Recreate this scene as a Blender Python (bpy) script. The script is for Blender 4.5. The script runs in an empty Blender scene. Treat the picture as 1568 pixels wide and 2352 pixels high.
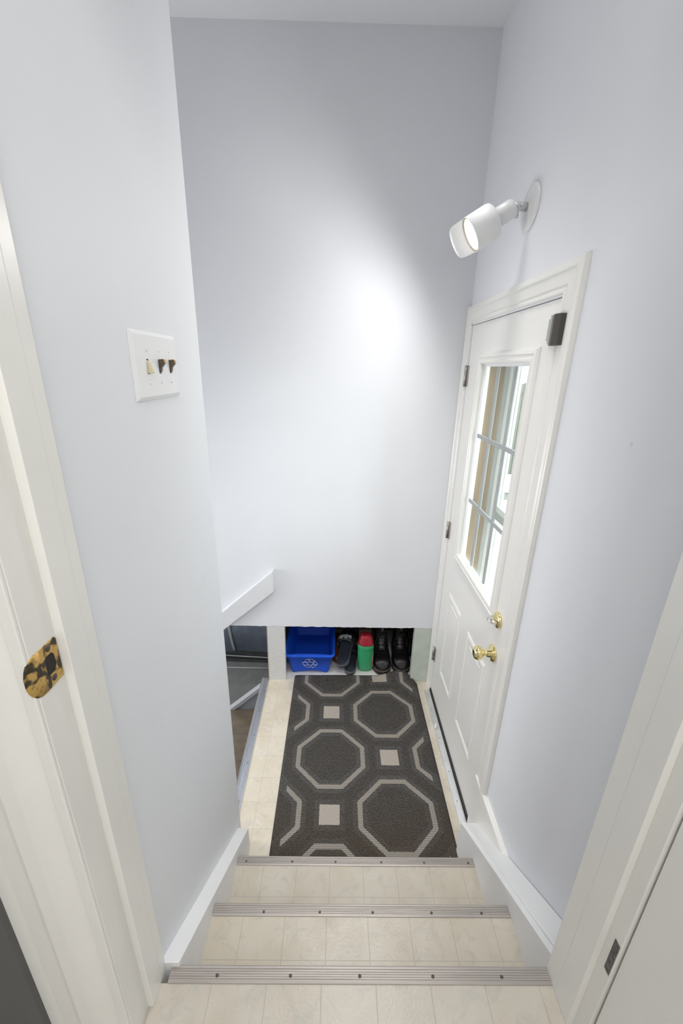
import bpy, bmesh, math, random
from mathutils import Vector, Matrix, noise

random.seed(4)
S = bpy.context.scene
COL = S.collection
PI = math.pi

# ------------------------------------------------------------------ camera
cam_d = bpy.data.cameras.new('camera')
cam = bpy.data.objects.new('camera', cam_d)
COL.objects.link(cam)
S.camera = cam
YAW, PITCH, ROLL = 0.0122, -0.34963, 0.02213
fw = Vector((math.sin(YAW)*math.cos(PITCH), math.cos(YAW)*math.cos(PITCH), math.sin(PITCH)))
r0 = Vector((math.cos(YAW), -math.sin(YAW), 0))
u0 = r0.cross(fw)
r1 = r0*math.cos(ROLL) + u0*math.sin(ROLL)
u1 = -r0*math.sin(ROLL) + u0*math.cos(ROLL)
M = Matrix(((r1.x, u1.x, -fw.x, 0), (r1.y, u1.y, -fw.y, 0), (r1.z, u1.z, -fw.z, 1.8569), (0, 0, 0, 1)))
cam.matrix_world = M
cam_d.sensor_fit = 'AUTO'
cam_d.sensor_width = 36.0
cam_d.lens = 967.57/2352*36.0
cam_d.shift_x = 1.45/2352
cam_d.shift_y = 22.0/2352
cam_d.clip_start = 0.01
cam_d.clip_end = 300

# ------------------------------------------------------------------ world, lights, exposure
S.view_settings.view_transform = 'Standard'
S.view_settings.look = 'None'
S.view_settings.exposure = 0.02
S.view_settings.gamma = 1.0
S.view_settings.use_curve_mapping = False
W = bpy.data.worlds.new('world')
S.world = W
W.use_nodes = True
wn = W.node_tree
wn.nodes.clear()
wo = wn.nodes.new('ShaderNodeOutputWorld')
wb = wn.nodes.new('ShaderNodeBackground')
wb.inputs['Color'].default_value = (0.90, 0.95, 1.0, 1)
wb.inputs['Strength'].default_value = 5.0
wn.links.new(wb.outputs[0], wo.inputs[0])

LAMP_POWER = 10.6
KITCHEN_POWER = 24.5
STAIR_POWER = 1.3


def area_light(name, loc, rot, sx, sy, power, color=(1, 1, 1)):
    d = bpy.data.lights.new(name, 'AREA')
    d.shape = 'RECTANGLE'
    d.size = sx
    d.size_y = sy
    d.energy = power
    d.color = color
    o = bpy.data.objects.new(name, d)
    COL.objects.link(o)
    o.location = loc
    o.rotation_euler = rot
    return o


# added fill lights, all out of view: kitchen, stairs, landing and basement
area_light('kitchen_top_fill', (0.1, -1.15, 3.02), (0, 0, 0), 1.9, 1.5, KITCHEN_POWER, (1, 0.985, 0.96))  # unseen fill added above the kitchen, behind the camera
area_light('kitchen_back_fill', (0.1, -2.85, 1.9), (PI/2, 0, 0), 2.2, 1.3, 14.0, (0.95, 0.98, 1.0))  # added fill from behind; this kitchen wall has no window
area_light('stair_top_fill', (0.1, 0.8, 3.075), (0, 0, 0), 0.60, 0.60, STAIR_POWER, (1, 0.99, 0.98))  # fill added under the stair ceiling, above the view
down = area_light('landing_fill', (0.1, 1.55, 3.075), (0, 0, 0), 0.30, 0.30, 3.2, (1, 0.98, 0.95))  # narrow fill added to brighten the landing, no fixture there
down.data.spread = math.radians(70)
area_light('kitchen_near_fill', (0.1, -0.35, 3.05), (0, 0, 0), 0.8, 0.5, 17.0, (1, 0.985, 0.96))  # second kitchen fill, added closer to the doorway
# side fill added behind the left wall to brighten door and landing
area_light('stairwell_side_fill', (-2.3, 1.68, 0.9), Vector((1, 0, -0.15)).to_track_quat('-Z', 'Y').to_euler(), 0.6, 0.6, 23.0, (1, 0.995, 0.985))
area_light('basement_fill', (-1.6, 3.3, 0.28), (0, 0, 0), 0.9, 0.3, 34.0, (1, 1, 1))  # unseen fill added to brighten the basement

# hazy daylight from the bright part of the sky beyond the deck
sun_d = bpy.data.lights.new('hazy_sun', 'SUN')
sun_d.energy = 10.0
sun_d.angle = math.radians(78)
sun_d.color = (1.0, 0.99, 0.97)
sun = bpy.data.objects.new('hazy_sun', sun_d)
COL.objects.link(sun)
sun.rotation_euler = Vector((-0.74, 0.62, -0.24)).to_track_quat('-Z', 'Y').to_euler()

# ------------------------------------------------------------------ materials


def new_mat(name):
    m = bpy.data.materials.new(name)
    m.use_nodes = True
    nt = m.node_tree
    nt.nodes.clear()
    out = nt.nodes.new('ShaderNodeOutputMaterial')
    b = nt.nodes.new('ShaderNodeBsdfPrincipled')
    nt.links.new(b.outputs[0], out.inputs[0])
    return m, nt, b, out


def coords(nt):
    t = nt.nodes.new('ShaderNodeTexCoord')
    return t.outputs['Object']


def mat(name, c, rough=0.5, metal=0.0, var=0.06, scale=18.0, bump=0.0, bscale=60.0, c2=None, stretch=None, spec=0.5, coat=0.0):
    """plain surface with a little procedural unevenness"""
    m, nt, b, out = new_mat(name)
    co = coords(nt)
    if stretch:
        mp = nt.nodes.new('ShaderNodeMapping')
        mp.inputs['Scale'].default_value = stretch
        nt.links.new(co, mp.inputs[0])
        co = mp.outputs[0]
    n = nt.nodes.new('ShaderNodeTexNoise')
    n.inputs['Scale'].default_value = scale
    n.inputs['Detail'].default_value = 5
    nt.links.new(co, n.inputs['Vector'])
    r = nt.nodes.new('ShaderNodeValToRGB')
    lo = c2 if c2 else tuple(max(0, v*(1-var)) for v in c)
    hi = c if c2 else tuple(min(1, v*(1+var)) for v in c)
    r.color_ramp.elements[0].position = 0.3
    r.color_ramp.elements[1].position = 0.7
    r.color_ramp.elements[0].color = (*lo, 1)
    r.color_ramp.elements[1].color = (*hi, 1)
    nt.links.new(n.outputs['Fac'], r.inputs[0])
    nt.links.new(r.outputs[0], b.inputs['Base Color'])
    b.inputs['Roughness'].default_value = rough
    b.inputs['Metallic'].default_value = metal
    b.inputs['Specular IOR Level'].default_value = spec
    b.inputs['Coat Weight'].default_value = coat
    if bump > 0:
        n2 = nt.nodes.new('ShaderNodeTexNoise')
        n2.inputs['Scale'].default_value = bscale
        n2.inputs['Detail'].default_value = 4
        nt.links.new(co, n2.inputs['Vector'])
        bp = nt.nodes.new('ShaderNodeBump')
        bp.inputs['Strength'].default_value = bump
        bp.inputs['Distance'].default_value = 0.002
        nt.links.new(n2.outputs['Fac'], bp.inputs['Height'])
        nt.links.new(bp.outputs[0], b.inputs['Normal'])
    return m


class NM:
    """tiny math-node helper"""
    def __init__(s, nt):
        s.nt = nt

    def m(s, op, a, b=None, c=None):
        n = s.nt.nodes.new('ShaderNodeMath')
        n.operation = op
        for i, v in enumerate((a, b, c)):
            if v is None:
                continue
            if isinstance(v, (int, float)):
                n.inputs[i].default_value = v
            else:
                s.nt.links.new(v, n.inputs[i])
        return n.outputs[0]

    def mix(s, f, a, b):
        n = s.nt.nodes.new('ShaderNodeMix')
        n.data_type = 'RGBA'
        for i, v in ((0, f), (6, a), (7, b)):
            if isinstance(v, tuple):
                n.inputs[i].default_value = (*v, 1)
            elif isinstance(v, (int, float)):
                n.inputs[i].default_value = v
            else:
                s.nt.links.new(v, n.inputs[i])
        return n.outputs[2]

    def noise(s, co, scale, detail=4, dist=0.0):
        n = s.nt.nodes.new('ShaderNodeTexNoise')
        n.inputs['Scale'].default_value = scale
        n.inputs['Detail'].default_value = detail
        n.inputs['Distortion'].default_value = dist
        s.nt.links.new(co, n.inputs['Vector'])
        return n.outputs['Fac']

    def step(s, v, lo, hi):
        n = s.nt.nodes.new('ShaderNodeMapRange')
        n.inputs['From Min'].default_value = lo
        n.inputs['From Max'].default_value = hi
        n.clamp = True
        s.nt.links.new(v, n.inputs[0])
        return n.outputs[0]


def vinyl(name, x0, y0, px, py, dirt=0.0, grey=1.0, lum=1.0):
    """cream marbled sheet vinyl printed with a small tile grid"""
    m, nt, b, out = new_mat(name)
    q = NM(nt)
    co = coords(nt)
    sx = nt.nodes.new('ShaderNodeSeparateXYZ')
    nt.links.new(co, sx.inputs[0])

    def line(v, o, p, w):
        a = q.m('DIVIDE', q.m('SUBTRACT', v, o), p)
        f = q.m('FRACT', q.m('ADD', a, 0.5))
        d = q.m('MULTIPLY', q.m('ABSOLUTE', q.m('SUBTRACT', f, 0.5)), p)
        return q.m('SUBTRACT', 1.0, q.step(d, w*0.5, w))
    g = q.m('MAXIMUM', line(sx.outputs[0], x0, px, 0.0012), line(sx.outputs[1], y0, py, 0.0012))
    n1 = q.noise(co, 7, 6, 0.8)
    n2 = q.noise(co, 22, 6, 1.5)
    base = q.mix(q.step(n1, 0.35, 0.68), (0.64-0.05*grey, 0.568-0.028*grey, 0.450+0.015*grey), (0.71-0.045*grey, 0.657-0.028*grey, 0.565))
    base = q.mix(q.m('MULTIPLY', q.step(n2, 0.52, 0.70), 0.42), base, (0.46, 0.455, 0.43))
    n3 = q.noise(co, 3.2, 3, 0.3)
    base = q.mix(q.m('MULTIPLY', q.step(n3, 0.56, 0.74), 0.22 + dirt), base, (0.55, 0.45, 0.30))
    col = q.mix(q.m('MULTIPLY', g, 0.42), base, (0.36, 0.33, 0.29))
    v = nt.nodes.new('ShaderNodeTexVoronoi')
    v.inputs['Scale'].default_value = 95
    nt.links.new(co, v.inputs['Vector'])
    spk = q.m('MULTIPLY', q.m('LESS_THAN', v.outputs['Distance'], 0.06), q.m('GREATER_THAN', q.noise(co, 6, 2), 0.56))
    col = q.mix(q.m('MULTIPLY', spk, 0.7), col, (0.10, 0.075, 0.05))
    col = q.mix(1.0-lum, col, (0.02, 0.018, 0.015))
    nt.links.new(col, b.inputs['Base Color'])
    b.inputs['Roughness'].default_value = 0.30
    bp = nt.nodes.new('ShaderNodeBump')
    bp.inputs['Strength'].default_value = 0.35
    bp.inputs['Distance'].default_value = 0.0015
    nt.links.new(q.m('SUBTRACT', q.noise(co, 170, 3), q.m('MULTIPLY', g, 0.8)), bp.inputs['Height'])
    nt.links.new(bp.outputs[0], b.inputs['Normal'])
    return m


def rug_mat():
    m, nt, b, out = new_mat('rug_weave')
    q = NM(nt)
    co = coords(nt)
    wob = nt.nodes.new('ShaderNodeTexNoise')
    wob.inputs['Scale'].default_value = 160
    nt.links.new(co, wob.inputs['Vector'])
    sx = nt.nodes.new('ShaderNodeSeparateXYZ')
    nt.links.new(co, sx.inputs[0])
    w = q.m('MULTIPLY', q.m('SUBTRACT', wob.outputs['Fac'], 0.5), 0.004)
    X = q.m('ADD', sx.outputs[0], w)
    Y = q.m('ADD', sx.outputs[1], w)
    PX, PY = 0.594, 0.586

    def wrap(v, o, p):
        f = q.m('FRACT', q.m('ADD', q.m('DIVIDE', q.m('SUBTRACT', v, o), p), 0.5))
        return q.m('ABSOLUTE', q.m('MULTIPLY', q.m('SUBTRACT', f, 0.5), p))
    ua, va = wrap(X, -0.006, PX), wrap(Y, 1.592, PY)
    ub, vb = wrap(X, -0.006+PX/2, PX), wrap(Y, 1.592+PY/2, PY)

    def octs(u, v):
        return q.m('MAXIMUM', q.m('MAXIMUM', u, v), q.m('MULTIPLY', q.m('ADD', u, v), 0.741))

    def ring(s, a, c):
        return q.m('MULTIPLY', q.m('GREATER_THAN', s, a), q.m('LESS_THAN', s, c))
    sa, sb = octs(ua, va), octs(ub, vb)
    inside = q.m('MULTIPLY', q.m('MULTIPLY', q.m('GREATER_THAN', sx.outputs[0], -0.207), q.m('LESS_THAN', sx.outputs[0], 0.486)), q.m('LESS_THAN', sx.outputs[1], 2.19))
    rg = q.m('MULTIPLY', q.m('MAXIMUM', ring(sa, 0.150, 0.172), ring(sb, 0.150, 0.172)), inside)
    sq = q.m('MAXIMUM', q.m('LESS_THAN', q.m('MAXIMUM', ub, va), 0.045), q.m('LESS_THAN', q.m('MAXIMUM', ua, vb), 0.045))
    sqb = q.m('MAXIMUM', q.m('LESS_THAN', q.m('MAXIMUM', ub, va), 0.068), q.m('LESS_THAN', q.m('MAXIMUM', ua, vb), 0.068))
    halo = q.m('MAXIMUM', q.m('MAXIMUM', ring(sa, 0.128, 0.193), ring(sb, 0.128, 0.193)), sqb)
    # knit: small staggered cells
    cy = q.m('DIVIDE', sx.outputs[1], 0.0072)
    odd = q.m('MULTIPLY', q.m('MODULO', q.m('ABSOLUTE', q.m('FLOOR', cy)), 2.0), 0.5)
    fx = q.m('FRACT', q.m('ADD', q.m('DIVIDE', sx.outputs[0], 0.0060), odd))
    fy = q.m('FRACT', cy)
    dx = q.m('ABSOLUTE', q.m('SUBTRACT', fx, 0.5))
    dy = q.m('ABSOLUTE', q.m('SUBTRACT', fy, 0.5))
    knit = q.m('LESS_THAN', q.m('ADD', q.m('MULTIPLY', dx, 1.5), q.m('MULTIPLY', dy, 1.0)), 0.62)
    st = nt.nodes.new('ShaderNodeMapping')
    st.inputs['Scale'].default_value = (1.6, 0.8, 1)
    nt.links.new(co, st.inputs[0])
    f1 = q.noise(st.outputs[0], 250, 4)
    f2 = q.noise(co, 9, 4)
    base = q.mix(q.step(f1, 0.40, 0.66), (0.028, 0.026, 0.023), (0.122, 0.114, 0.104))
    hal = q.mix(q.step(f1, 0.40, 0.64), (0.040, 0.039, 0.038), (0.17, 0.165, 0.16))
    base = q.mix(q.m('MULTIPLY', halo, 0.55), base, hal)
    # trodden brown dirt towards the foot of the stairs
    dirt = q.m('MULTIPLY', q.step(q.m('ADD', sx.outputs[1], q.m('MULTIPLY', f2, 0.35)), 1.62, 1.25), 0.55)
    base = q.mix(dirt, base, (0.062, 0.043, 0.026))
    kc = q.mix(knit, (0.075, 0.07, 0.065), (0.47, 0.43, 0.375))
    col = q.mix(rg, base, kc)
    col = q.mix(sq, col, q.mix(q.step(f1, 0.35, 0.65), (0.33, 0.295, 0.26), (0.43, 0.39, 0.345)))
    nt.links.new(col, b.inputs['Base Color'])
    b.inputs['Roughness'].default_value = 0.95
    b.inputs['Specular IOR Level'].default_value = 0.15
    carve = q.m('MAXIMUM', q.m('MAXIMUM', ring(sa, 0.119, 0.125), ring(sb, 0.119, 0.125)), q.m('MAXIMUM', ring(sa, 0.194, 0.200), ring(sb, 0.194, 0.200)))
    h = q.m('SUBTRACT', q.m('ADD', q.m('MULTIPLY', f1, 0.8), q.m('MULTIPLY', q.m('SUBTRACT', 1.0, halo), 0.5)), q.m('ADD', q.m('MULTIPLY', carve, 0.6), q.m('MULTIPLY', sq, 0.6)))
    bp = nt.nodes.new('ShaderNodeBump')
    bp.inputs['Strength'].default_value = 0.6
    bp.inputs['Distance'].default_value = 0.004
    nt.links.new(h, bp.inputs['Height'])
    nt.links.new(bp.outputs[0], b.inputs['Normal'])
    return m


def glass_mat():
    m, nt, b, out = new_mat('window_glass')
    nt.nodes.remove(b)
    tr = nt.nodes.new('ShaderNodeBsdfTransparent')
    tr.inputs[0].default_value = (0.94, 0.96, 0.95, 1)
    gl = nt.nodes.new('ShaderNodeBsdfGlossy')
    gl.inputs['Roughness'].default_value = 0.02
    lw = nt.nodes.new('ShaderNodeLayerWeight')
    fr = nt.nodes.new('ShaderNodeMath')
    fr.operation = 'POWER'
    fr.inputs[1].default_value = 5.0
    nt.links.new(lw.outputs['Facing'], fr.inputs[0])
    f2 = nt.nodes.new('ShaderNodeMath')
    f2.operation = 'MULTIPLY_ADD'
    f2.inputs[1].default_value = 0.6
    f2.inputs[2].default_value = 0.03
    nt.links.new(fr.outputs[0], f2.inputs[0])
    mx = nt.nodes.new('ShaderNodeMixShader')
    nt.links.new(f2.outputs[0], mx.inputs[0])
    nt.links.new(tr.outputs[0], mx.inputs[1])
    nt.links.new(gl.outputs[0], mx.inputs[2])
    nt.links.new(mx.outputs[0], out.inputs[0])
    return m


def emis_mat(name, c, s):
    m, nt, b, out = new_mat(name)
    nt.nodes.remove(b)
    e = nt.nodes.new('ShaderNodeEmission')
    e.inputs[0].default_value = (*c, 1)
    e.inputs[1].default_value = s
    nt.links.new(e.outputs[0], out.inputs[0])
    return m


def brass_worn():
    m, nt, b, out = new_mat('tarnished_brass')
    q = NM(nt)
    co = coords(nt)
    f = q.noise(co, 55, 5, 0.6)
    g = q.noise(co, 210, 4)
    c = q.mix(q.step(f, 0.44, 0.53), (0.055, 0.045, 0.03), (0.62, 0.40, 0.12))
    c = q.mix(q.m('MULTIPLY', q.step(g, 0.55, 0.65), 0.6), c, (0.13, 0.085, 0.04))
    nt.links.new(c, b.inputs['Base Color'])
    b.inputs['Metallic'].default_value = 0.55
    b.inputs['Roughness'].default_value = 0.42
    return m


WALL = mat('wall_paint', (0.755, 0.768, 0.803), 0.55, var=0.012, scale=3, bump=0.12, bscale=130)
CEIL = mat('ceiling_paint', (0.78, 0.79, 0.81), 0.7, var=0.01, scale=3, bump=0.1, bscale=140)
TRIM = mat('trim_paint', (0.80, 0.790, 0.757), 0.32, var=0.015, scale=9, bump=0.12, bscale=35)
SKIRTM = mat('stringer_paint', (0.82, 0.825, 0.825), 0.42, var=0.02, scale=9, bump=0.18, bscale=40)
DOORM = mat('door_paint', (0.810, 0.800, 0.770), 0.30, var=0.01, scale=6)
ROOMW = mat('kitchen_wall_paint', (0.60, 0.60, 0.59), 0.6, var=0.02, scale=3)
SHADEW = mat('shaded_kitchen_wall', (0.10, 0.10, 0.10), 0.6, var=0.05, scale=6)  # kitchen wall in shadow, the shade put into a dark colour
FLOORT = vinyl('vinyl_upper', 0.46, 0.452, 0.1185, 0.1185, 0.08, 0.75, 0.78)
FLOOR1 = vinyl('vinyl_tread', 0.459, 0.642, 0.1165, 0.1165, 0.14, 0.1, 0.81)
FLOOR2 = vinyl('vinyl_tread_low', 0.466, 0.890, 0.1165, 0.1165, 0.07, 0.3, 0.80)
FLOORL = vinyl('vinyl_landing', -0.331, 1.602, 0.120, 0.120, 0.0, 0.0)
RUG = rug_mat()
RUGEDGE = mat('rug_binding', (0.045, 0.044, 0.043), 0.95, var=0.3, scale=300, bump=0.6, bscale=400)
ALU = mat('aluminium_strip', (0.375, 0.345, 0.32), 0.42, 0.5, var=0.12, scale=40, stretch=(0.15, 4, 4), bump=0.1)
ALU_L = mat('aluminium_edge_blue_grey', (0.50, 0.53, 0.58), 0.40, 0.7, var=0.10, scale=40, stretch=(4, 0.15, 4))
SILL = mat('sill_metal', (0.78, 0.79, 0.80), 0.28, 0.8, var=0.08, scale=14)
BLACKR = mat('black_rubber', (0.035, 0.033, 0.032), 0.6, var=0.2, scale=60)
SCREWD = mat('dark_screw', (0.10, 0.09, 0.085), 0.4, 0.8, var=0.2, scale=300)
SCREWW = mat('white_screw', (0.78, 0.78, 0.77), 0.3, var=0.02)
BRASS = mat('polished_brass', (0.90, 0.76, 0.38), 0.06, 1.0, var=0.02)
CHROME = mat('nickel_bright', (0.80, 0.77, 0.70), 0.08, 1.0, var=0.02)
NICKEL = mat('satin_nickel', (0.45, 0.43, 0.40), 0.35, 0.9, var=0.08, scale=80)
BRONZE = mat('dark_bronze_plastic', (0.060, 0.052, 0.045), 0.35, var=0.08, scale=40)
OLDBRASS = brass_worn()
PLATEW = mat('switch_plate_plastic', (0.80, 0.805, 0.81), 0.25, var=0.01)
IVORY = mat('ivory_plastic', (0.62, 0.56, 0.38), 0.3, var=0.06, scale=90)
TOGSHADE = mat('shaded_toggle_plastic', (0.085, 0.062, 0.045), 0.3, var=0.15, scale=120)  # shade under the raised toggles, put into the colour as brown
TOGTIP = mat('toggle_tip_brass', (0.50, 0.30, 0.10), 0.35, 0.3, var=0.2, scale=150)
BLACKH = mat('slot_shadow_box', (0.02, 0.018, 0.015), 0.8)
LAMPW = mat('lamp_enamel', (0.80, 0.805, 0.81), 0.30, var=0.01)
LAMPPL = mat('lamp_gloss_enamel', (0.80, 0.80, 0.80), 0.12, var=0.01)
BULB = emis_mat('bulb_face', (1.0, 0.985, 0.96), 1.5)
AMBER = mat('bulb_gasket', (0.75, 0.60, 0.38), 0.5)
GLASS = glass_mat()
MUNT = mat('shaded_grille_paint', (0.36, 0.38, 0.39), 0.4, var=0.03)  # white bars; their blue-grey shade is put into the colour
VINYLW = mat('white_vinyl_bright', (0.84, 0.86, 0.88), 0.35, var=0.01)
VINYLG = mat('storm_frame_grey', (0.55, 0.57, 0.57), 0.4, var=0.03)
GREYALU = mat('storm_rail_grey', (0.36, 0.38, 0.38), 0.35, 0.2, var=0.05)
PINE = mat('raw_pine', (0.56, 0.43, 0.29), 0.6, var=0.0, scale=9, stretch=(6, 6, 0.35), c2=(0.42, 0.30, 0.195))
DECKW = mat('deck_wood', (0.62, 0.56, 0.47), 0.75, scale=10, stretch=(0.4, 5, 5), c2=(0.42, 0.37, 0.31))
FENCE = mat('fence_wood', (0.16, 0.17, 0.145), 0.8, scale=8, stretch=(4, 4, 0.4), c2=(0.11, 0.12, 0.10))
GRASS = mat('lawn', (0.11, 0.16, 0.06), 0.95, scale=30, c2=(0.06, 0.10, 0.035), bump=0.8, bscale=120)
PLANTER = mat('planter_grey', (0.30, 0.33, 0.34), 0.7, scale=12)
LEAF = mat('hedge_leaf', (0.13, 0.19, 0.08), 0.8, scale=20, c2=(0.06, 0.10, 0.03))
POSTW = mat('post_white_paint', (0.66, 0.66, 0.65), 0.5, scale=25, stretch=(1, 1, 6), var=0.05, bump=0.35, bscale=60)
POSTG = mat('post_green_paint', (0.56, 0.61, 0.55), 0.5, scale=14, var=0.07, bump=0.3, bscale=70)
RAWEDGE = mat('raw_wood_edge', (0.35, 0.25, 0.17), 0.8, scale=30)
SHELFW = mat('cubby_floor_white', (0.72, 0.70, 0.68), 0.35, var=0.05, scale=12)
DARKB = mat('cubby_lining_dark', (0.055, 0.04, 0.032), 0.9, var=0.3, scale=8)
BLUEP = mat('blue_bin_plastic', (0.016, 0.115, 0.80), 0.50, var=0.04, scale=15, spec=0.3)
WHITEINK = mat('white_print', (0.80, 0.83, 0.85), 0.5, var=0.02)
NAVYF = mat('dark_foam', (0.045, 0.052, 0.068), 0.55, var=0.15, scale=50, bump=0.15)
NAVYS = mat('foam_side_grey', (0.095, 0.10, 0.115), 0.6, var=0.12, scale=60)
BLACKS = mat('strap_black', (0.025, 0.026, 0.030), 0.5, var=0.15, scale=60)
TURQ = mat('strap_lining_turquoise', (0.10, 0.36, 0.46), 0.6)
GREEN = mat('green_bottle_plastic', (0.045, 0.40, 0.17), 0.35, var=0.04)
REDP = mat('red_cap_plastic', (0.42, 0.018, 0.035), 0.35, var=0.06)
LABELP = mat('bottle_side_label', (0.62, 0.55, 0.33), 0.5, scale=70, c2=(0.33, 0.05, 0.04))
LEATHER = mat('black_leather', (0.011, 0.011, 0.012), 0.36, var=0.3, scale=40, bump=0.35, bscale=55)
SOLE = mat('boot_sole_rubber', (0.020, 0.019, 0.019), 0.6, var=0.2)
STITCH = mat('welt_stitching', (0.34, 0.28, 0.17), 0.7, scale=400, c2=(0.08, 0.07, 0.05))
LACE = mat('black_lace', (0.03, 0.03, 0.033), 0.55, var=0.3, scale=300)
BROWNL = mat('brown_leather', (0.13, 0.042, 0.018), 0.3, var=0.2, scale=30, bump=0.15)
BROWNS = mat('brown_sole', (0.20, 0.075, 0.035), 0.5, var=0.2, scale=30)
NYLON = mat('dark_blue_fabric', (0.105, 0.125, 0.160), 0.6, var=0.15, scale=8, bump=0.5, bscale=9)
TAPEW = mat('pale_grey_tape', (0.32, 0.33, 0.35), 0.6, var=0.05)
BLACKT = mat('black_tube', (0.015, 0.015, 0.016), 0.4)
CONC = mat('basement_concrete', (0.150, 0.151, 0.147), 0.85, scale=6, c2=(0.115, 0.116, 0.114))
STAIRW = mat('old_stair_wood', (0.155, 0.118, 0.078), 0.7, scale=9, stretch=(1, 2, 1), c2=(0.085, 0.072, 0.055))
STRGREY = mat('grey_stringer_paint', (0.24, 0.25, 0.26), 0.6, scale=14, var=0.1)
SPATULA = mat('torn_white_plastic', (0.8, 0.8, 0.8), 0.5)
HOOKM = mat('hinge_mortise_metal', (0.20, 0.195, 0.185), 0.5, 0.5, scale=160, c2=(0.05, 0.05, 0.05))
BAGM = mat('black_nylon_bag', (0.02, 0.02, 0.023), 0.5, var=0.3, scale=15, bump=0.8, bscale=18)

# ------------------------------------------------------------------ mesh helpers


def V(*a):
    return Vector(a)


class MB:
    def __init__(s):
        s.bm = bmesh.new()
        s.smooth_faces = []

    def quad(s, pts):
        vs = [s.bm.verts.new(p) for p in pts]
        return s.bm.faces.new(vs)

    def box(s, a, b):
        x0, y0, z0 = a
        x1, y1, z1 = b
        v = [s.bm.verts.new(p) for p in ((x0, y0, z0), (x1, y0, z0), (x1, y1, z0), (x0, y1, z0), (x0, y0, z1), (x1, y0, z1), (x1, y1, z1), (x0, y1, z1))]
        for f in ((0, 3, 2, 1), (4, 5, 6, 7), (0, 1, 5, 4), (1, 2, 6, 5), (2, 3, 7, 6), (3, 0, 4, 7)):
            s.bm.faces.new([v[i] for i in f])
        return s

    def prism(s, pts, vec):
        """planar polygon (3D points) pushed along vec"""
        vec = Vector(vec)
        a = [s.bm.verts.new(p) for p in pts]
        b = [s.bm.verts.new(Vector(p)+vec) for p in pts]
        n = len(a)
        s.bm.faces.new(a)
        s.bm.faces.new(b[::-1])
        for i in range(n):
            s.bm.faces.new((a[i], b[i], b[(i+1) % n], a[(i+1) % n]))
        return s

    def rings(s, rings, cap0=True, cap1=True, smooth=True, closed=True):
        R = [[s.bm.verts.new(p) for p in r] for r in rings]
        n = len(R[0])
        m = n if closed else n-1
        for i in range(len(R)-1):
            for j in range(m):
                f = s.bm.faces.new((R[i][j], R[i][(j+1) % n], R[i+1][(j+1) % n], R[i+1][j]))
                f.smooth = smooth
        if cap0 and closed:
            s.bm.faces.new(R[0][::-1])
        if cap1 and closed:
            s.bm.faces.new(R[-1])
        return s

    def lathe(s, origin, axis, prof, n=32, smooth=True, cap=True):
        """prof: list of (distance along axis, radius)"""
        origin = Vector(origin)
        ax = Vector(axis).normalized()
        t = Vector((0, 0, 1)) if abs(ax.z) < 0.9 else Vector((1, 0, 0))
        u = ax.cross(t).normalized()
        v = ax.cross(u)
        rs = []
        for d, r in prof:
            rs.append([origin+ax*d+(u*math.cos(2*PI*k/n)+v*math.sin(2*PI*k/n))*max(r, 1e-5) for k in range(n)])
        return s.rings(rs, cap, cap, smooth)

    def tube(s, pts, r, n=8):
        pts = [Vector(p) for p in pts]
        rs = []
        up = None
        for i, p in enumerate(pts):
            d = (pts[min(i+1, len(pts)-1)]-pts[max(i-1, 0)]).normalized()
            if up is None:
                up = Vector((0, 0, 1)) if abs(d.z) < 0.9 else Vector((1, 0, 0))
            u = d.cross(up).normalized()
            up = u.cross(d).normalized()
            rr = r[i] if isinstance(r, (list, tuple)) else r
            rs.append([p+(u*math.cos(2*PI*k/n)+up*math.sin(2*PI*k/n))*rr for k in range(n)])
        return s.rings(rs)

    def build(s, name, m, parent=None, bevel=0.0, seg=2, loc=None, subsurf=0, sharp=35):
        bmesh.ops.recalc_face_normals(s.bm, faces=s.bm.faces)
        me = bpy.data.meshes.new(name)
        s.bm.to_mesh(me)
        s.bm.free()
        me.materials.append(m)
        o = bpy.data.objects.new(name, me)
        COL.objects.link(o)
        if parent:
            o.parent = parent
            if parent.location.length > 0:
                o.matrix_parent_inverse = Matrix.Translation(-parent.location)
        if bevel > 0:
            mod = o.modifiers.new('bevel', 'BEVEL')
            mod.width = bevel
            mod.segments = seg
            mod.limit_method = 'ANGLE'
            mod.angle_limit = math.radians(30)
        if subsurf:
            mod = o.modifiers.new('sub', 'SUBSURF')
            mod.levels = subsurf
            mod.render_levels = subsurf
        return o


def box(name, a, b, m, parent=None, bevel=0.0):
    return MB().box(a, b).build(name, m, parent, bevel)


def thing(name, label, cat, loc=(0, 0, 0), group=None):
    o = bpy.data.objects.new(name, None)
    COL.objects.link(o)
    o.location = loc
    o.empty_display_size = 0.05
    o['label'] = label
    o['category'] = cat
    if group:
        o['group'] = group
    return o


def tag(o, label, cat, group=None, kind=None):
    o['label'] = label
    o['category'] = cat
    if group:
        o['group'] = group
    if kind:
        o['kind'] = kind
    return o


def struct(o, label, cat):
    o['kind'] = 'structure'
    o['label'] = label
    o['category'] = cat
    return o


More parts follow.
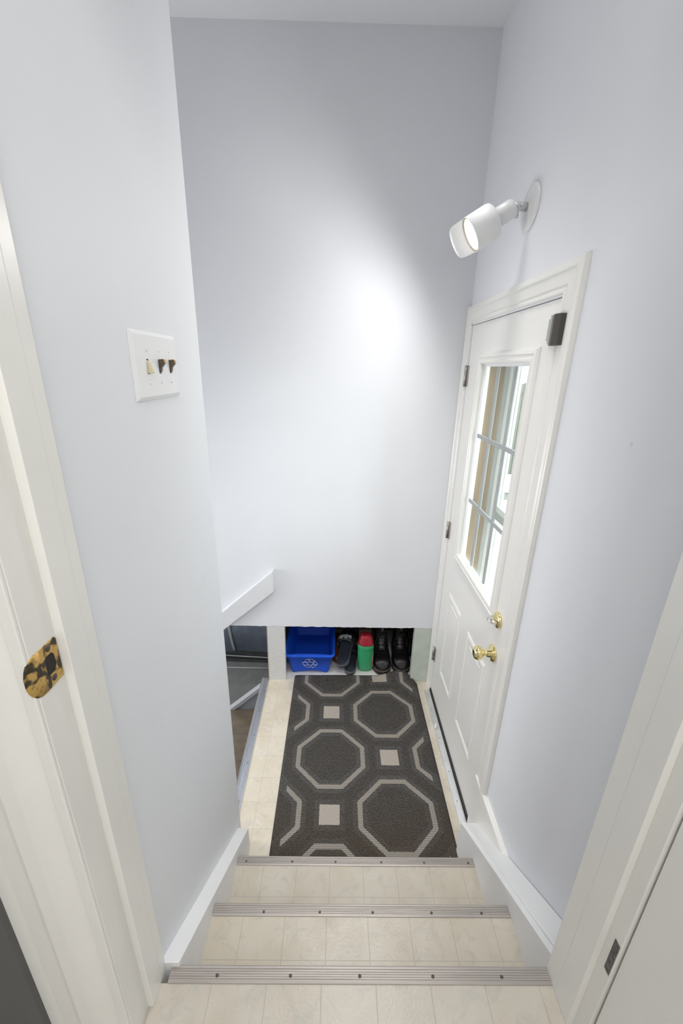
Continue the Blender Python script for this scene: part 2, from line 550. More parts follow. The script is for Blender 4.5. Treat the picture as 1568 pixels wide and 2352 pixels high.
def moulding(mb, corners, scales, prof, to3d, closed=False):
    """profile swept round axis-aligned corners (2D, inner edge, going round so that 'outside' is on the left);
    scales: one width factor for each segment"""
    n = len(corners)
    nseg = n if closed else n-1
    norms = []
    for i in range(nseg):
        a, b = Vector(corners[i]), Vector(corners[(i+1) % n])
        d = (b-a).normalized()
        norms.append(Vector((-d.y, d.x)))
    rings = []
    for i in range(n):
        if closed:
            A, B = (i-1) % nseg, i
        else:
            A, B = max(i-1, 0), min(i, nseg-1)
        r = []
        for w, h in prof:
            if A == B:
                off = norms[A]*w*scales[A]
            else:
                off = norms[A]*w*scales[A]+norms[B]*w*scales[B]
            r.append(to3d(corners[i][0]+off.x, corners[i][1]+off.y, h))
        rings.append(r)
    if closed:
        rings.append(rings[0])
        R = rings
        for i in range(n):
            for j in range(len(prof)-1):
                mb.quad((R[i][j], R[i][j+1], R[i+1][j+1], R[i+1][j]))
        return mb
    mb.rings(rings, smooth=False)
    return mb


# ================================================================== THE SHELL
ZT, ZC = 0.60, 3.092
YB = 2.156            # back wall face
XR = 0.606            # right wall face
XL = -0.370           # left wall face

# back wall: its lower edge is a rough cut above the cubby
pts = []
x = -3.0
while x < 0.82:
    j = 0.0
    if x > -0.66:
        j = 0.0035*noise.noise(Vector((x*26, 3, 0))) + 0.002*noise.noise(Vector((x*90, 1, 0)))
        if 0.40 < x < 0.53:
            j += 0.007*abs(noise.noise(Vector((x*60, 9, 0))))
    pts.append((x, YB, 0.397+j))
    x += 0.008
pts += [(0.82, YB, 0.397), (0.82, YB, ZC+0.1), (-3.0, YB, ZC+0.1)]
wb_ = MB().prism(pts, (0, 0.115, 0)).build('wall_back', WALL)
struct(wb_, 'pale lavender grey end wall lit by the wall lamp, cut off above the shoe cubby', 'wall')

WALLR = WALL.copy()
WALLR.name = 'wall_paint_with_smudge'
_nt = WALLR.node_tree
_q = NM(_nt)
_vd = _nt.nodes.new('ShaderNodeVectorMath')
_vd.operation = 'DISTANCE'
_nt.links.new(coords(_nt), _vd.inputs[0])
_vd.inputs[1].default_value = (0.606, 0.869, 1.721)
_b = next(n for n in _nt.nodes if n.type == 'BSDF_PRINCIPLED')
_src = _b.inputs['Base Color'].links[0].from_socket
_f = _q.m('MULTIPLY', _q.m('SUBTRACT', 1.0, _q.step(_vd.outputs['Value'], 0.004, 0.0065)), 0.35)
_nt.links.new(_q.mix(_f, _src, (0.50, 0.50, 0.54)), _b.inputs['Base Color'])
mb = MB()
mb.box((XR, 0.46, -0.3), (0.80, 1.262, ZC))
mb.box((XR, 1.262, 2.062), (0.80, 2.094, ZC))
mb.box((XR, 2.094, -0.3), (0.80, YB, ZC))
mb.box((XR, 1.262, -0.3), (0.80, 2.094, -0.02))
struct(mb.build('wall_right', WALLR), 'pale lavender grey right wall around the white exterior door', 'wall')
struct(box('wall_left', (-0.49, 0.54, -0.8), (XL, 1.203, ZC), WALL), 'pale lavender grey left wall carrying the three gang switch plate', 'wall')
struct(box('ceiling', (-3.3, -3.1, ZC), (2.2, 2.2, ZC+0.1), CEIL), 'plain pale grey ceiling above the stairs', 'ceiling')

# wall between kitchen and stairs, with the doorway
mb = MB()
mb.box((-3.0, 0.430, 0.6), (-0.385, 0.540, ZC))
mb.box((0.516, 0.430, 0.6), (2.2, 0.540, ZC))
mb.box((-0.385, 0.430, 2.66), (0.516, 0.540, ZC))
struct(mb.build('wall_front', ROOMW), 'wall between kitchen and stairs that holds the doorway', 'wall')
# kitchen behind the camera
struct(box('wall_kitchen_back', (-2.2, -3.1, 0.6), (2.2, -3.0, ZC), ROOMW), 'wall closing the kitchen behind the viewer', 'wall')
struct(box('wall_kitchen_left', (-2.3, -3.1, 0.6), (-2.2, 0.43, ZC), ROOMW), 'left wall of the kitchen', 'wall')
struct(box('wall_kitchen_right', (2.1, -3.1, 0.6), (2.2, 0.43, ZC), ROOMW), 'right wall of the kitchen', 'wall')
# kitchen wall strip beside the left casing, its shadow put into the colour
struct(box('wall_kitchen_front', (-2.2, 0.408, 0.6), (-0.513, 0.428, ZC), SHADEW), 'kitchen wall with its shadow coloured in dark grey, glimpsed at the lower left beside the door casing', 'wall')

# stairwell and basement enclosure
struct(box('wall_basement_left', (-3.1, 0.43, -1.9), (-3.0, 6.2, ZC), ROOMW), 'left wall of the basement stairwell', 'wall')
struct(box('wall_basement_front', (-3.0, 1.08, -1.9), (-0.49, 1.2, ZC), WALL), 'side wall of the basement stairwell behind the left wall', 'wall')
struct(box('wall_basement_back', (-3.1, 6.1, -1.9), (-0.4, 6.2, 0.6), CONC), 'far wall of the basement', 'wall')
struct(box('wall_basement_right', (-0.415, 2.2, -1.9), (-0.40, 6.2, -0.02), CONC), 'right wall of the basement under the cubby', 'wall')
struct(box('ceiling_basement', (-3.1, 2.26, 0.40), (-0.3, 6.2, 0.5), CEIL), 'basement ceiling beyond the stairwell', 'ceiling')
struct(box('floor_basement', (-3.1, 0.4, -1.9), (-0.3, 6.2, -1.8), CONC), 'grey basement floor seen below the landing', 'floor')
struct(box('wall_under_landing', (-0.455, 1.0, -1.9), (-0.44, 2.2, -0.02), STRGREY), 'grey boarding under the open edge of the landing', 'wall')

# floors
struct(box('floor', (-2.2, -3.0, 0.5), (2.1, 0.515, ZT), FLOORT), 'cream vinyl floor of the upper level in the foreground', 'floor')
struct(box('floor_landing', (-0.437, 0.9, -0.06), (XR+0.004, 2.171, 0.0), FLOORL), 'cream tile pattern vinyl floor of the landing by the door', 'floor')
struct(box('floor_cubby', (-0.40, 2.172, -0.06), (0.66, 3.02, 0.003), SHELFW), 'glossy white floor of the shoe cubby under the end wall', 'floor')
# cubby lining
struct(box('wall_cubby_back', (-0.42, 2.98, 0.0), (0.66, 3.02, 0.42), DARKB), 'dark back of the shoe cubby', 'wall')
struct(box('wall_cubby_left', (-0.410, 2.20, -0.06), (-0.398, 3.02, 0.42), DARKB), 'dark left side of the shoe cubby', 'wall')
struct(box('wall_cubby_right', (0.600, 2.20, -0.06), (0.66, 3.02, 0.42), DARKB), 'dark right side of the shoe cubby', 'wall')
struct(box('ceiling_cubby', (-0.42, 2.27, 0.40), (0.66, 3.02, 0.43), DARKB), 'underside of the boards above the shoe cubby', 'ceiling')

# the two short posts that frame the cubby
p1 = thing('support_post', 'short white painted board post left of the blue bin', 'post', (-0.35, 2.17, 0))
box('post_face', (-0.402, 2.158, 0.0), (-0.297, 2.196, 0.396), POSTW, p1, 0.001)
box('raw_edge', (-0.407, 2.160, 0.0), (-0.4025, 2.194, 0.396), RAWEDGE, p1)
p2 = MB().box((0.487, 2.158, 0.0), (0.598, 2.196, 0.396)).build('support_post', POSTG, None, 0.001)
tag(p2, 'short pale green painted board post beside the exterior door', 'post')

# ================================================================== STAIRCASE
stair = thing('staircase', 'short flight of cream vinyl steps with ribbed aluminium nosings going down', 'stairs', (0.09, 0.75, 0))


def tread(y0, y1, z, m, x0=-0.345, x1=0.530):
    mb = MB().box((x0, y0, 0.0 if z < 0.3 else z-0.24), (x1, y1, z))
    return mb.build('tread', m, stair)


# risers + treads: each tread runs back under the step above
tread(0.50, 0.738, 0.40, FLOOR1)
tread(0.70, 0.986, 0.20, FLOOR2)
box('riser', (-0.345, 0.50, 0.38), (0.53, 0.522, 0.596), FLOORT, stair)


def nosing(yf, z, x0, x1, d, screws, sy):
    """ribbed aluminium nosing, front lip at yf"""
    prof = []
    yb = yf-d
    prof.append((yb, z+0.0003))
    prof.append((yb, z+0.0022))
    n = 5
    ys, ye = yb+0.0035, yf-0.0065
    for i in range(n):
        a = ys+(ye-ys)*i/n
        w = (ye-ys)/n
        prof += [(a, z+0.0026), (a+w*0.62, z+0.0026), (a+w*0.72, z+0.0017), (a+w*0.90, z+0.0017)]
    prof += [(yf-0.0060, z+0.0030), (yf-0.0022, z+0.0030), (yf-0.0004, z+0.0018), (yf, z-0.001), (yf, z-0.028), (yf-0.0016, z-0.028), (yf-0.0018, z+0.0002)]
    mb = MB().prism([(x0, y, zz) for y, zz in prof], (x1-x0, 0, 0))
    o = mb.build('nosing_strip', ALU, stair)
    o['label'] = 'ribbed aluminium nosing strip'
    for sx in screws:
        m2 = MB()
        m2.lathe((sx, sy, z+0.0012), (0, 0, 1), [(0, 0.0034), (0.0020, 0.0034), (0.0030, 0.0020), (0.0024, 0.0)], 12)
        sc = m2.build('screw', SCREWD, o)
    return o


nosing(0.5447, 0.600, -0.3455, 0.4902, 0.0302, [-0.242, -0.082, 0.070, 0.231, 0.383], 0.527)
nosing(0.7655, 0.400, -0.3275, 0.5155, 0.0302, [-0.185, -0.026, 0.124, 0.292, 0.435], 0.745)
nosing(1.0134, 0.200, -0.3275, 0.5155, 0.0302, [-0.297, -0.134, 0.020, 0.183, 0.336, 0.494], 0.995)
# front riser faces under the nosings
box('riser', (-0.345, 0.738, 0.20), (0.53, 0.762, 0.396), FLOOR1, stair)
box('riser', (-0.345, 0.986, 0.0), (0.53, 1.010, 0.196), FLOOR2, stair)
box('riser', (-0.345, 0.518, 0.40), (0.53, 0.541, 0.596), FLOORT, stair)

# stringers (skirt boards)
def zl(y): return 0.104+(1.184-y)*0.800


mb = MB().prism([(XL-0.001, 1.166, 0.0), (XL-0.001, 1.166, zl(1.166)), (XL-0.001, 0.541, zl(0.541)), (XL-0.001, 0.541, 0.30), (XL-0.001, 0.95, 0.0)], (0.0425, 0, 0))
o = mb.build('baseboard_left', SKIRTM, None, 0.002)
struct(o, 'sloping white skirt board along the left side of the steps', 'baseboard')


def zr(y): return 0.190+(1.140-y)*0.708


def zr2(y): return 0.172+(1.140-y)*0.760


mb = MB()
mb.prism([(0.516, 1.160, 0.0), (0.516, 1.160, zr(1.160)), (0.516, 0.541, zr(0.541)), (0.516, 0.541, 0.30), (0.516, 0.90, 0.0)], (0.018, 0, 0))
sk = mb.build('baseboard_right', SKIRTM, None, 0.0025, 3)
struct(sk, 'sloping white skirt board along the right side of the steps', 'baseboard')
mb = MB()
mb.prism([(0.534, 1.180, 0.0), (0.534, 1.180, zr2(1.176)-0.004), (0.534, 0.541, zr2(0.541)-0.004), (0.534, 0.541, 0.30), (0.534, 0.90, 0.0)], (0.071, 0, 0))
o = mb.build('trim_1', SKIRTM, None, 0.004, 3)
struct(o, 'wide sloping filler board between the right skirt board and the wall', 'trim')
# level baseboard panel below the casing
mb = MB()
prof = [(XR+0.001, 0.0), (0.588, 0.0), (0.588, 0.294), (0.5895, 0.303), (0.594, 0.307), (XR+0.001, 0.309)]
mb.prism([(px, 0.80, pz) for px, pz in prof], (0, 0.462, 0))
o = mb.build('baseboard_door_side', TRIM)
struct(o, 'level white baseboard panel under the near door casing', 'baseboard')

# edge strip on the open side of the landing
es = thing('edge_strip', 'long blue grey ribbed metal strip along the open left edge of the landing', 'edging', (-0.42, 1.7, 0))
prof = [(-0.4045, 0.0002), (-0.4045, 0.0020)]
for i in range(4):
    a = -0.4075-i*0.0062
    prof += [(a, 0.0026), (a-0.004, 0.0026), (a-0.0044, 0.001), (a-0.0058, 0.001)]
prof += [(-0.4345, 0.003), (-0.4390, 0.003), (-0.4405, 0.001), (-0.4405, -0.03), (-0.4385, -0.03), (-0.4375, 0.0002)]
st_ = MB().prism([(px, 1.19, pz) for px, pz in prof], (0, 0.980, 0)).build('metal_strip', ALU_L, es)
for yy in (1.36, 1.56, 1.73, 1.90, 2.06):
    MB().lathe((-0.4175, yy, 0.001), (0, 0, 1), [(0, 0.0028), (0.002, 0.0028), (0.0028, 0.0015), (0.0024, 0)], 12).build('screw', SCREWD, st_)

# ================================================================== DOORWAY FRAME (near)
jl = thing('trim_2', 'white painted door frame at the left edge of the photo', 'trim', (-0.37, 0.48, 0.6))
jl['kind'] = 'structure'
z0, z1 = 0.60, 2.66
# stop / stair side jamb (light band), with a thin paint line
box('stair_side_jamb', (-0.385, 0.520, z0-0.25), (-0.3605, 0.5440, z1), TRIM, jl, 0.0015)
box('door_stop', (-0.385, 0.4790, z0), (-0.3600, 0.5205, z1), TRIM, jl, 0.0012)
box('jamb', (-0.390, 0.428, z0), (-0.3725, 0.4795, z1), TRIM, jl, 0.0012)
box('bead', (-0.390, 0.4225, z0), (-0.3735, 0.4285, z1), TRIM, jl, 0.0018)
mb = MB()
cp = [(-0.386, 0.4295), (-0.386, 0.4285)] + [(-0.386-0.030*k/12, 0.4285-0.0165*(k/12)**2.2) for k in range(1, 13)] + [(-0.425, 0.4105), (-0.447, 0.4095), (-0.4490, 0.4110), (-0.4500, 0.4160),
      (-0.462, 0.4185), (-0.490, 0.4200), (-0.515, 0.4190), (-0.533, 0.4165), (-0.535, 0.4185), (-0.535, 0.4295)]
mb.prism([(a, b, z0) for a, b in cp], (0, 0, z1+0.07-z0))
mb.build('casing', TRIM, jl)

jr = thing('trim_3', 'white painted door frame at the right edge of the photo', 'trim', (0.50, 0.48, 0.6))
jr['kind'] = 'structure'
box('stair_side_jamb', (0.4905, 0.5035, z0-0.25), (0.516, 0.5440, z1), TRIM, jr, 0.0015)
box('door_stop', (0.4898, 0.4560, z0), (0.516, 0.5040, z1), TRIM, jr, 0.0012)
box('jamb', (0.5020, 0.4250, z0), (0.520, 0.4565, z1), TRIM, jr, 0.0012)
mo = MB().box((0.5012, 0.4275, 0.845), (0.5022, 0.4400, 0.930)).build('hinge_leaf', HOOKM, jr)
mo['label'] = 'scuffed dark hinge leaf let into the jamb'
# header across the doorway
h = MB().box((-0.385, 0.43, 2.62), (0.516, 0.544, 2.66)).build('trim_4', TRIM)
struct(h, 'head of the near doorway', 'trim')

# inner door, standing open into the kitchen on the right
d2 = thing('door_2', 'flat white inner door standing open at the far right edge', 'door', (0.53, 0.41, 0.6))
d2['kind'] = 'structure'
box('door_leaf', (0.5075, -0.360, 0.612), (0.5425, 0.4215, 2.62), DOORM, d2, 0.0015)
box('hinge_knuckle', (0.5040, 0.4215, 2.30), (0.5130, 0.4290, 2.39), HOOKM, d2)

# strike plate on the left jamb
sp = thing('strike_plate', 'tarnished brass strike plate with curved lip on the left door jamb', 'strike plate', (-0.372, 0.45, 1.48))
mb = MB()
X0, X1 = -0.3727, -0.3712
out = [(0.4765, 1.514), (0.4765, 1.452), (0.4435, 1.452), (0.4435, 1.514)]
hole = [(0.4635, 1.498), (0.4675, 1.492), (0.4685, 1.478), (0.4640, 1.469), (0.4510, 1.469), (0.4490, 1.472), (0.4490, 1.494), (0.4520, 1.498)]


def plate_with_hole(mb, outer, inner, xa, xb):
    import bisect
    rings = []
    no, ni = len(outer), len(inner)
    # sample both outlines at matching angles around the hole centre
    cy = sum(p[0] for p in inner)/ni
    cz = sum(p[1] for p in inner)/ni
    N = 64

    def hit(poly, a):
        dy, dz = math.cos(a), math.sin(a)
        best = None
        for i in range(len(poly)):
            y1, z1 = poly[i][0]-cy, poly[i][1]-cz
            y2, z2 = poly[(i+1) % len(poly)][0]-cy, poly[(i+1) % len(poly)][1]-cz
            ey, ez = y2-y1, z2-z1
            den = dy*ez-dz*ey
            if abs(den) < 1e-12:
                continue
            t = (y1*ez-z1*ey)/den
            s = (y1*dz-z1*dy)/den
            if t > 0 and -1e-9 <= s <= 1+1e-9:
                best = t if best is None else max(best, t)
        return (cy+dy*best, cz+dz*best)
    O = [hit(outer, 2*PI*k/N) for k in range(N)]
    I = [hit(inner, 2*PI*k/N) for k in range(N)]
    loops = [[(xa, *p) for p in O], [(xb, *p) for p in O], [(xb, *p) for p in I], [(xa, *p) for p in I]]
    R = [[mb.bm.verts.new(p) for p in l] for l in loops]
    for i in range(4):
        for k in range(N):
            mb.bm.faces.new((R[i][k], R[i][(k+1) % N], R[(i+1) % 4][(k+1) % N], R[(i+1) % 4][k]))


plate_with_hole(mb, out, hole, X0, X1)
mb.build('plate', OLDBRASS, sp, 0.0003)
# curved lip wrapping toward the kitchen side
mb = MB()
rings = []
for i in range(13):
    t = i/12
    y = 0.4445-0.028*t
    hw = 0.031*math.sqrt(max(0.0, 1-(max(0, t-0.25)/0.77)**2.4))
    hw = max(hw, 0.004)
    xo = -0.3712-0.004*t*t
    zc_ = 1.483+0.001*t
    rings.append([(xo, y, zc_-hw), (xo, y, zc_-hw*0.5), (xo, y, zc_), (xo, y, zc_+hw*0.5), (xo, y, zc_+hw),
                  (xo-0.0015, y, zc_+hw), (xo-0.0015, y, zc_), (xo-0.0015, y, zc_-hw)])
mb.rings(rings)
mb.build('curved_lip', OLDBRASS, sp)
MB().box((-0.3735, 0.447, 1.466), (-0.3722, 0.470, 1.500)).build('latch_hole', BLACKH, sp)
for y, z in ((0.4590, 1.507), (0.4585, 1.4620)):
    MB().lathe((-0.3714, y, z), (1, 0, 0), [(0, 0.0048), (0.0008, 0.0046), (0.0013, 0.003), (0.0013, 0)], 20).build('screw', SCREWD, sp)

# ================================================================== SWITCH PLATE
sw = thing('switch_plate', 'white three gang switch plate on the left wall', 'light switch', (XL, 0.911, 1.852))
mb = MB()
ya, yb_, za, zb_ = 0.803, 1.018, 1.790, 1.9145
slots = [0.860, 0.9155, 0.9715]
# bevelled plate, built around the three slots
b_ = 0.007
mb.box((XL-0.001, ya+0.0005, za+0.0005), (XL+0.0012, yb_-0.0005, zb_-0.0005))
face = XL+0.0062
R0 = [(XL+0.0012, ya, za), (XL+0.0012, yb_, za), (XL+0.0012, yb_, zb_), (XL+0.0012, ya, zb_)]
R1 = [(face, ya+b_, za+b_), (face, yb_-b_, za+b_), (face, yb_-b_, zb_-b_), (face, ya+b_, zb_-b_)]
for i in range(4):
    mb.quad((R0[i], R0[(i+1) % 4], R1[(i+1) % 4], R1[i]))
mb.quad(R0[::-1])
yy = [ya+b_]
for s_ in slots:
    yy += [s_-0.0055, s_+0.0055]
yy += [yb_-b_]
zs0, zs1 = 1.8385, 1.8655
for i in range(len(yy)-1):
    a, b2 = yy[i], yy[i+1]
    if i % 2 == 1:
        mb.quad(((face, a, za+b_), (face, b2, za+b_), (face, b2, zs0), (face, a, zs0)))
        mb.quad(((face, a, zs1), (face, b2, zs1), (face, b2, zb_-b_), (face, a, zb_-b_)))
        for q4 in (((a, zs0), (b2, zs0)), ((a, zs1), (b2, zs1)), ((a, zs0), (a, zs1)), ((b2, zs0), (b2, zs1))):
            (p, q_), (r, s2) = q4
            mb.quad(((face, p, q_), (face, r, s2), (face-0.004, r, s2), (face-0.004, p, q_)))
    else:
        mb.quad(((face, a, za+b_), (face, b2, za+b_), (face, b2, zb_-b_), (face, a, zb_-b_)))
mb.build('plate', PLATEW, sw)
for s_ in slots:
    MB().box((face-0.0045, s_-0.0053, zs0), (face-0.0035, s_+0.0053, zs1)).build('slot', BLACKH, sw)
    for zz in (1.8815, 1.8215):
        MB().lathe((face-0.0002, s_, zz), (1, 0, 0), [(0, 0.0032), (0.0009, 0.0028), (0.0011, 0)], 16).build('screw', SCREWW, sw)
# first toggle, ivory, tipped down flat
mb = MB()
mb.prism([(face-0.003, 0.8560, 1.8640), (face+0.0035, 0.8560, 1.8600), (face+0.0105, 0.8560, 1.8420), (face+0.0085, 0.8560, 1.8395), (face-0.003, 0.8560, 1.8400)], (0, 0.0080, 0))
o = mb.build('toggle', IVORY, sw, 0.0008)
o['label'] = 'ivory toggle'
for s_ in slots[1:]:
    mb = MB()
    mb.prism([(face-0.003, s_-0.004, 1.8400), (face+0.0030, s_-0.004, 1.8420), (face+0.0045, s_-0.004, 1.8500), (face+0.0125, s_-0.004, 1.8590), (face+0.0110, s_-0.004, 1.8650), (face+0.0060, s_-0.004, 1.8665), (face+0.001, s_-0.004, 1.8640), (face-0.003, s_-0.004, 1.8645)], (0, 0.008, 0))
    o = mb.build('toggle', TOGSHADE, sw, 0.0006)
    o['label'] = 'toggle tipped up, its shade coloured in brown'
    MB().prism([(face+0.0126, s_-0.0041, 1.8588), (face+0.0114, s_-0.0041, 1.8652), (face+0.0070, s_-0.0041, 1.8670), (face+0.0066, s_-0.0041, 1.8662), (face+0.0108, s_-0.0041, 1.8645), (face+0.0118, s_-0.0041, 1.8588)], (0, 0.0082, 0)).build('toggle_tip', TOGTIP, o)

# ================================================================== EXTERIOR DOOR
dr = thing('door_1', 'white exterior door with a nine pane window and brass knob', 'door', (0.603, 2.084, 0.01))
dr['kind'] = 'structure'
SX = 0.603
oy0, oy1, oz0, oz1 = 1.397, 1.880, 1.015, 1.885      # window opening
dy0, dy1, dz0, dz1 = 1.2725, 2.0845, 0.016, 2.048
mb = MB()
HG = 0.040
mb.box((SX, dy0, dz0), (SX+0.044, dy1, oz0-HG))
mb.box((SX, dy0, oz1+HG), (SX+0.044, dy1, dz1))
mb.box((SX, dy0, oz0-HG), (SX+0.044, oy0-HG, oz1+HG))
mb.box((SX, oy1+HG, oz0-HG), (SX+0.044, dy1, oz1+HG))
mb.build('door_slab', DOORM, dr)
# window surround: moulded frame standing proud, both faces
prof = [(0.0, 0.020), (0.0, -0.009), (0.004, -0.012), (0.010, -0.0125), (0.013, -0.0095), (0.022, -0.0095), (0.026, -0.0125), (0.036, -0.0115), (0.043, -0.005), (0.0455, 0.001)]
mb = MB()
# order of corners keeps the outside on the left: go clockwise seen from inside (y right-to-left)
C4 = [(oy0, oz0), (oy0, oz1), (oy1, oz1), (oy1, oz0)]
moulding(mb, C4, [1]*4, prof, lambda y, z, h: (SX+h, y, z), True)
prof2 = [(0.0, 0.020), (0.002, 0.024), (0.038, 0.024), (0.0405, 0.047), (0.052, 0.047), (0.056, 0.043)]
moulding(mb, C4, [1]*4, prof2, lambda y, z, h: (SX+h, y, z), True)
mb.build('window_surround', DOORM, dr)
mb = MB()
prof3 = [(0.0, 0.018), (-0.010, 0.018), (-0.010, 0.012), (0.0, 0.006)]
moulding(mb, C4, [1]*4, prof3, lambda y, z, h: (SX+h, y, z), True)
mb.build('glazing_bead', VINYLW, dr)
box('window_pane', (SX+0.0185, oy0-0.003, oz0-0.003), (SX+0.0215, oy1+0.003, oz1+0.003), GLASS, dr)
mb = MB()
for z in (1.590, 1.294):
    mb.box((SX+0.0120, oy0, z-0.0085), (SX+0.0180, oy1, z+0.0085))
for y in (1.730, 1.562):
    mb.box((SX+0.0118, y-0.0075, oz0), (SX+0.0182, y+0.0075, oz1))
g_ = mb.build('grille', MUNT, dr)
g_['label'] = 'white window grille bars with their shade coloured in grey'


# embossed panels
def emboss(y0, y1, z0_, z1_):
    mb = MB()
    pr = [(0.0, 0.0005), (0.0, -0.0020), (0.004, -0.0042), (0.008, -0.0015), (0.011, -0.0015), (0.015, -0.0040), (0.019, -0.0020), (0.0195, 0.0005)]
    moulding(mb, [(y0, z0_), (y0, z1_), (y1, z1_), (y1, z0_)], [1]*4, pr, lambda y, z, h: (SX+h, y, z), True)
    mb.build('raised_panel', DOORM, dr)
    MB().box((SX-0.0022, y0+0.028, z0_+0.028), (SX+0.001, y1-0.028, z1_-0.028)).build('panel_field', DOORM, dr, 0.002)


emboss(1.745, 1.925, 0.272, 0.745)
emboss(1.395, 1.590, 0.262, 0.735)
# hinges
for z in (1.833, 1.060, 0.270):
    mb = MB()
    mb.lathe((0.5945, 2.0905, z-0.047), (0, 0, 1), [(0, 0.0055), (0.094, 0.0055)], 14)
    for k in range(1, 4):
        mb.lathe((0.5945, 2.0905, z-0.047+k*0.0235-0.0004), (0, 0, 1), [(0, 0.0060), (0.0008, 0.0060)], 14)
    mb.box((0.5985, 2.066, z-0.046), (0.6032, 2.0905, z+0.046))
    mb.box((0.5885, 2.0895, z-0.046), (0.5945, 2.0925, z+0.046))
    mb.build('hinge', NICKEL, dr)
# sweep at the bottom
box('door_sweep', (0.5960, 1.176, 0.005), (0.6042, 2.086, 0.018), BLACKR, dr)
# knob
kn = MB().lathe((SX, 1.325, 0.855), (-1, 0, 0), [(0, 0.034), (0.003, 0.034), (0.008, 0.031), (0.010, 0.027), (0.012, 0.0165), (0.024, 0.0150), (0.0245, 0.012), (0.037, 0.0115), (0.040, 0.014), (0.044, 0.0205), (0.050, 0.0255), (0.058, 0.0275), (0.066, 0.0255), (0.072, 0.020), (0.0745, 0.013), (0.0755, 0.008), (0.0745, 0.0)], 48).build('door_knob', BRASS, dr)
db = MB().lathe((SX, 1.325, 1.000), (-1, 0, 0), [(0, 0.0305), (0.006, 0.0305), (0.010, 0.0275), (0.011, 0.0)], 48).build('deadbolt', BRASS, dr)
mb = MB()
mb.lathe((SX-0.009, 1.325, 1.000), (-1, 0, 0), [(0, 0.009), (0.008, 0.009)], 24)
rings = []
for i in range(13):
    t = -1+2*i/12
    hw = 0.0080+0.0015*math.cos(t*PI)
    hx = 0.0285*math.sqrt(max(0.02, 1-0.65*t*t))
    zz = 1.0-0.0*t
    y_ = 1.325+0.021*t
    rings.append([(SX-0.015, y_, zz-hw), (SX-0.015-hx*0.6, y_, zz-hw*0.9), (SX-0.015-hx, y_, zz), (SX-0.015-hx*0.6, y_, zz+hw*0.9), (SX-0.015, y_, zz+hw)])
mb.rings(rings)
mb.build('thumb_turn', CHROME, db)
# latch edge marks
box('latch_plate', (0.6020, 1.2700, 0.800), (0.6040, 1.2733, 0.835), NICKEL, dr)

# casing around the exterior door
cprof = [(0.0, 0.001), (0.0, -0.010), (0.004, -0.0125), (0.012, -0.0125), (0.016, -0.0100), (0.021, -0.0098), (0.025, -0.0130), (0.060, -0.0155), (0.066, -0.0190), (0.072, -0.0195), (0.078, -0.0165), (0.086, -0.0165), (0.090, -0.0145), (0.090, 0.001)]
cy0, cy1, cz1 = 1.2640, 2.0930, 2.0560
mb = MB()
moulding(mb, [(cy0, 0.305), (cy0, cz1), (cy1, cz1), (cy1, 0.0)], [1.0, 0.83, 0.70], cprof, lambda y, z, h: (XR+h, y, z))
cs = mb.build('trim_5', TRIM)
struct(cs, 'white moulded casing around the exterior door', 'trim')
# jamb lining, door stops and the outer reveal
mb = MB()
mb.box((0.600, 1.2625, 0.0), (0.684, 1.2700, 2.056))
mb.box((0.600, 2.0868, 0.0), (0.684, 2.094, 2.056))
mb.box((0.600, 1.2625, 2.0505), (0.698, 2.094, 2.062))
mb.box((0.649, 1.2700, 0.0), (0.698, 1.281, 2.0505))
mb.box((0.649, 2.0760, 0.0), (0.684, 2.0868, 2.0505))
struct(mb.build('trim_6', VINYLW), 'white door jamb lining behind the exterior door', 'trim')
mb = MB()
mb.box((0.684, 1.2625, 0.0), (0.776, 1.274, 2.062))
mb.box((0.684, 2.0820, 0.0), (0.776, 2.094, 2.062))
mb.box((0.698, 1.2625, 2.050), (0.776, 2.094, 2.062))
rv = mb.build('trim_7', PINE)
struct(rv, 'raw pine outer reveal of the doorway seen through the glass', 'trim')
box('weather_strip', (0.742, 2.0775, 0.0), (0.753, 2.0820, 2.05), VINYLW, rv)

# storm door
sd = thing('storm_door', 'white storm door outside the nine pane door window', 'door', (0.80, 1.67, 0.0))
mb = MB()
mb.box((0.776, 2.060, -0.02), (0.806, 2.094, 2.06))
mb.box((0.776, 1.2625, -0.02), (0.806, 1.290, 2.06))
mb.box((0.776, 1.290, 2.03), (0.806, 2.060, 2.06))
mb.build('storm_frame', VINYLG, sd)
mb = MB()
mb.box((0.790, 1.966, 0.0), (0.815, 2.058, 2.03))
mb.box((0.790, 1.292, 0.0), (0.815, 1.390, 2.03))
mb.box((0.790, 1.390, 1.93), (0.815, 1.966, 2.03))
mb.box((0.790, 1.390, 0.0), (0.815, 1.966, 0.25))
mb.build('storm_leaf', VINYLW, sd)
ml = MB().box((0.784, 1.39, 1.172), (0.812, 1.990, 1.206)).build('middle_rail', GREYALU, sd)
box('rail_groove', (0.786, 1.39, 1.206), (0.810, 1.990, 1.236), VINYLG, sd)
box('storm_pane', (0.800, 1.390, 0.25), (0.803, 1.966, 1.93), GLASS, sd)

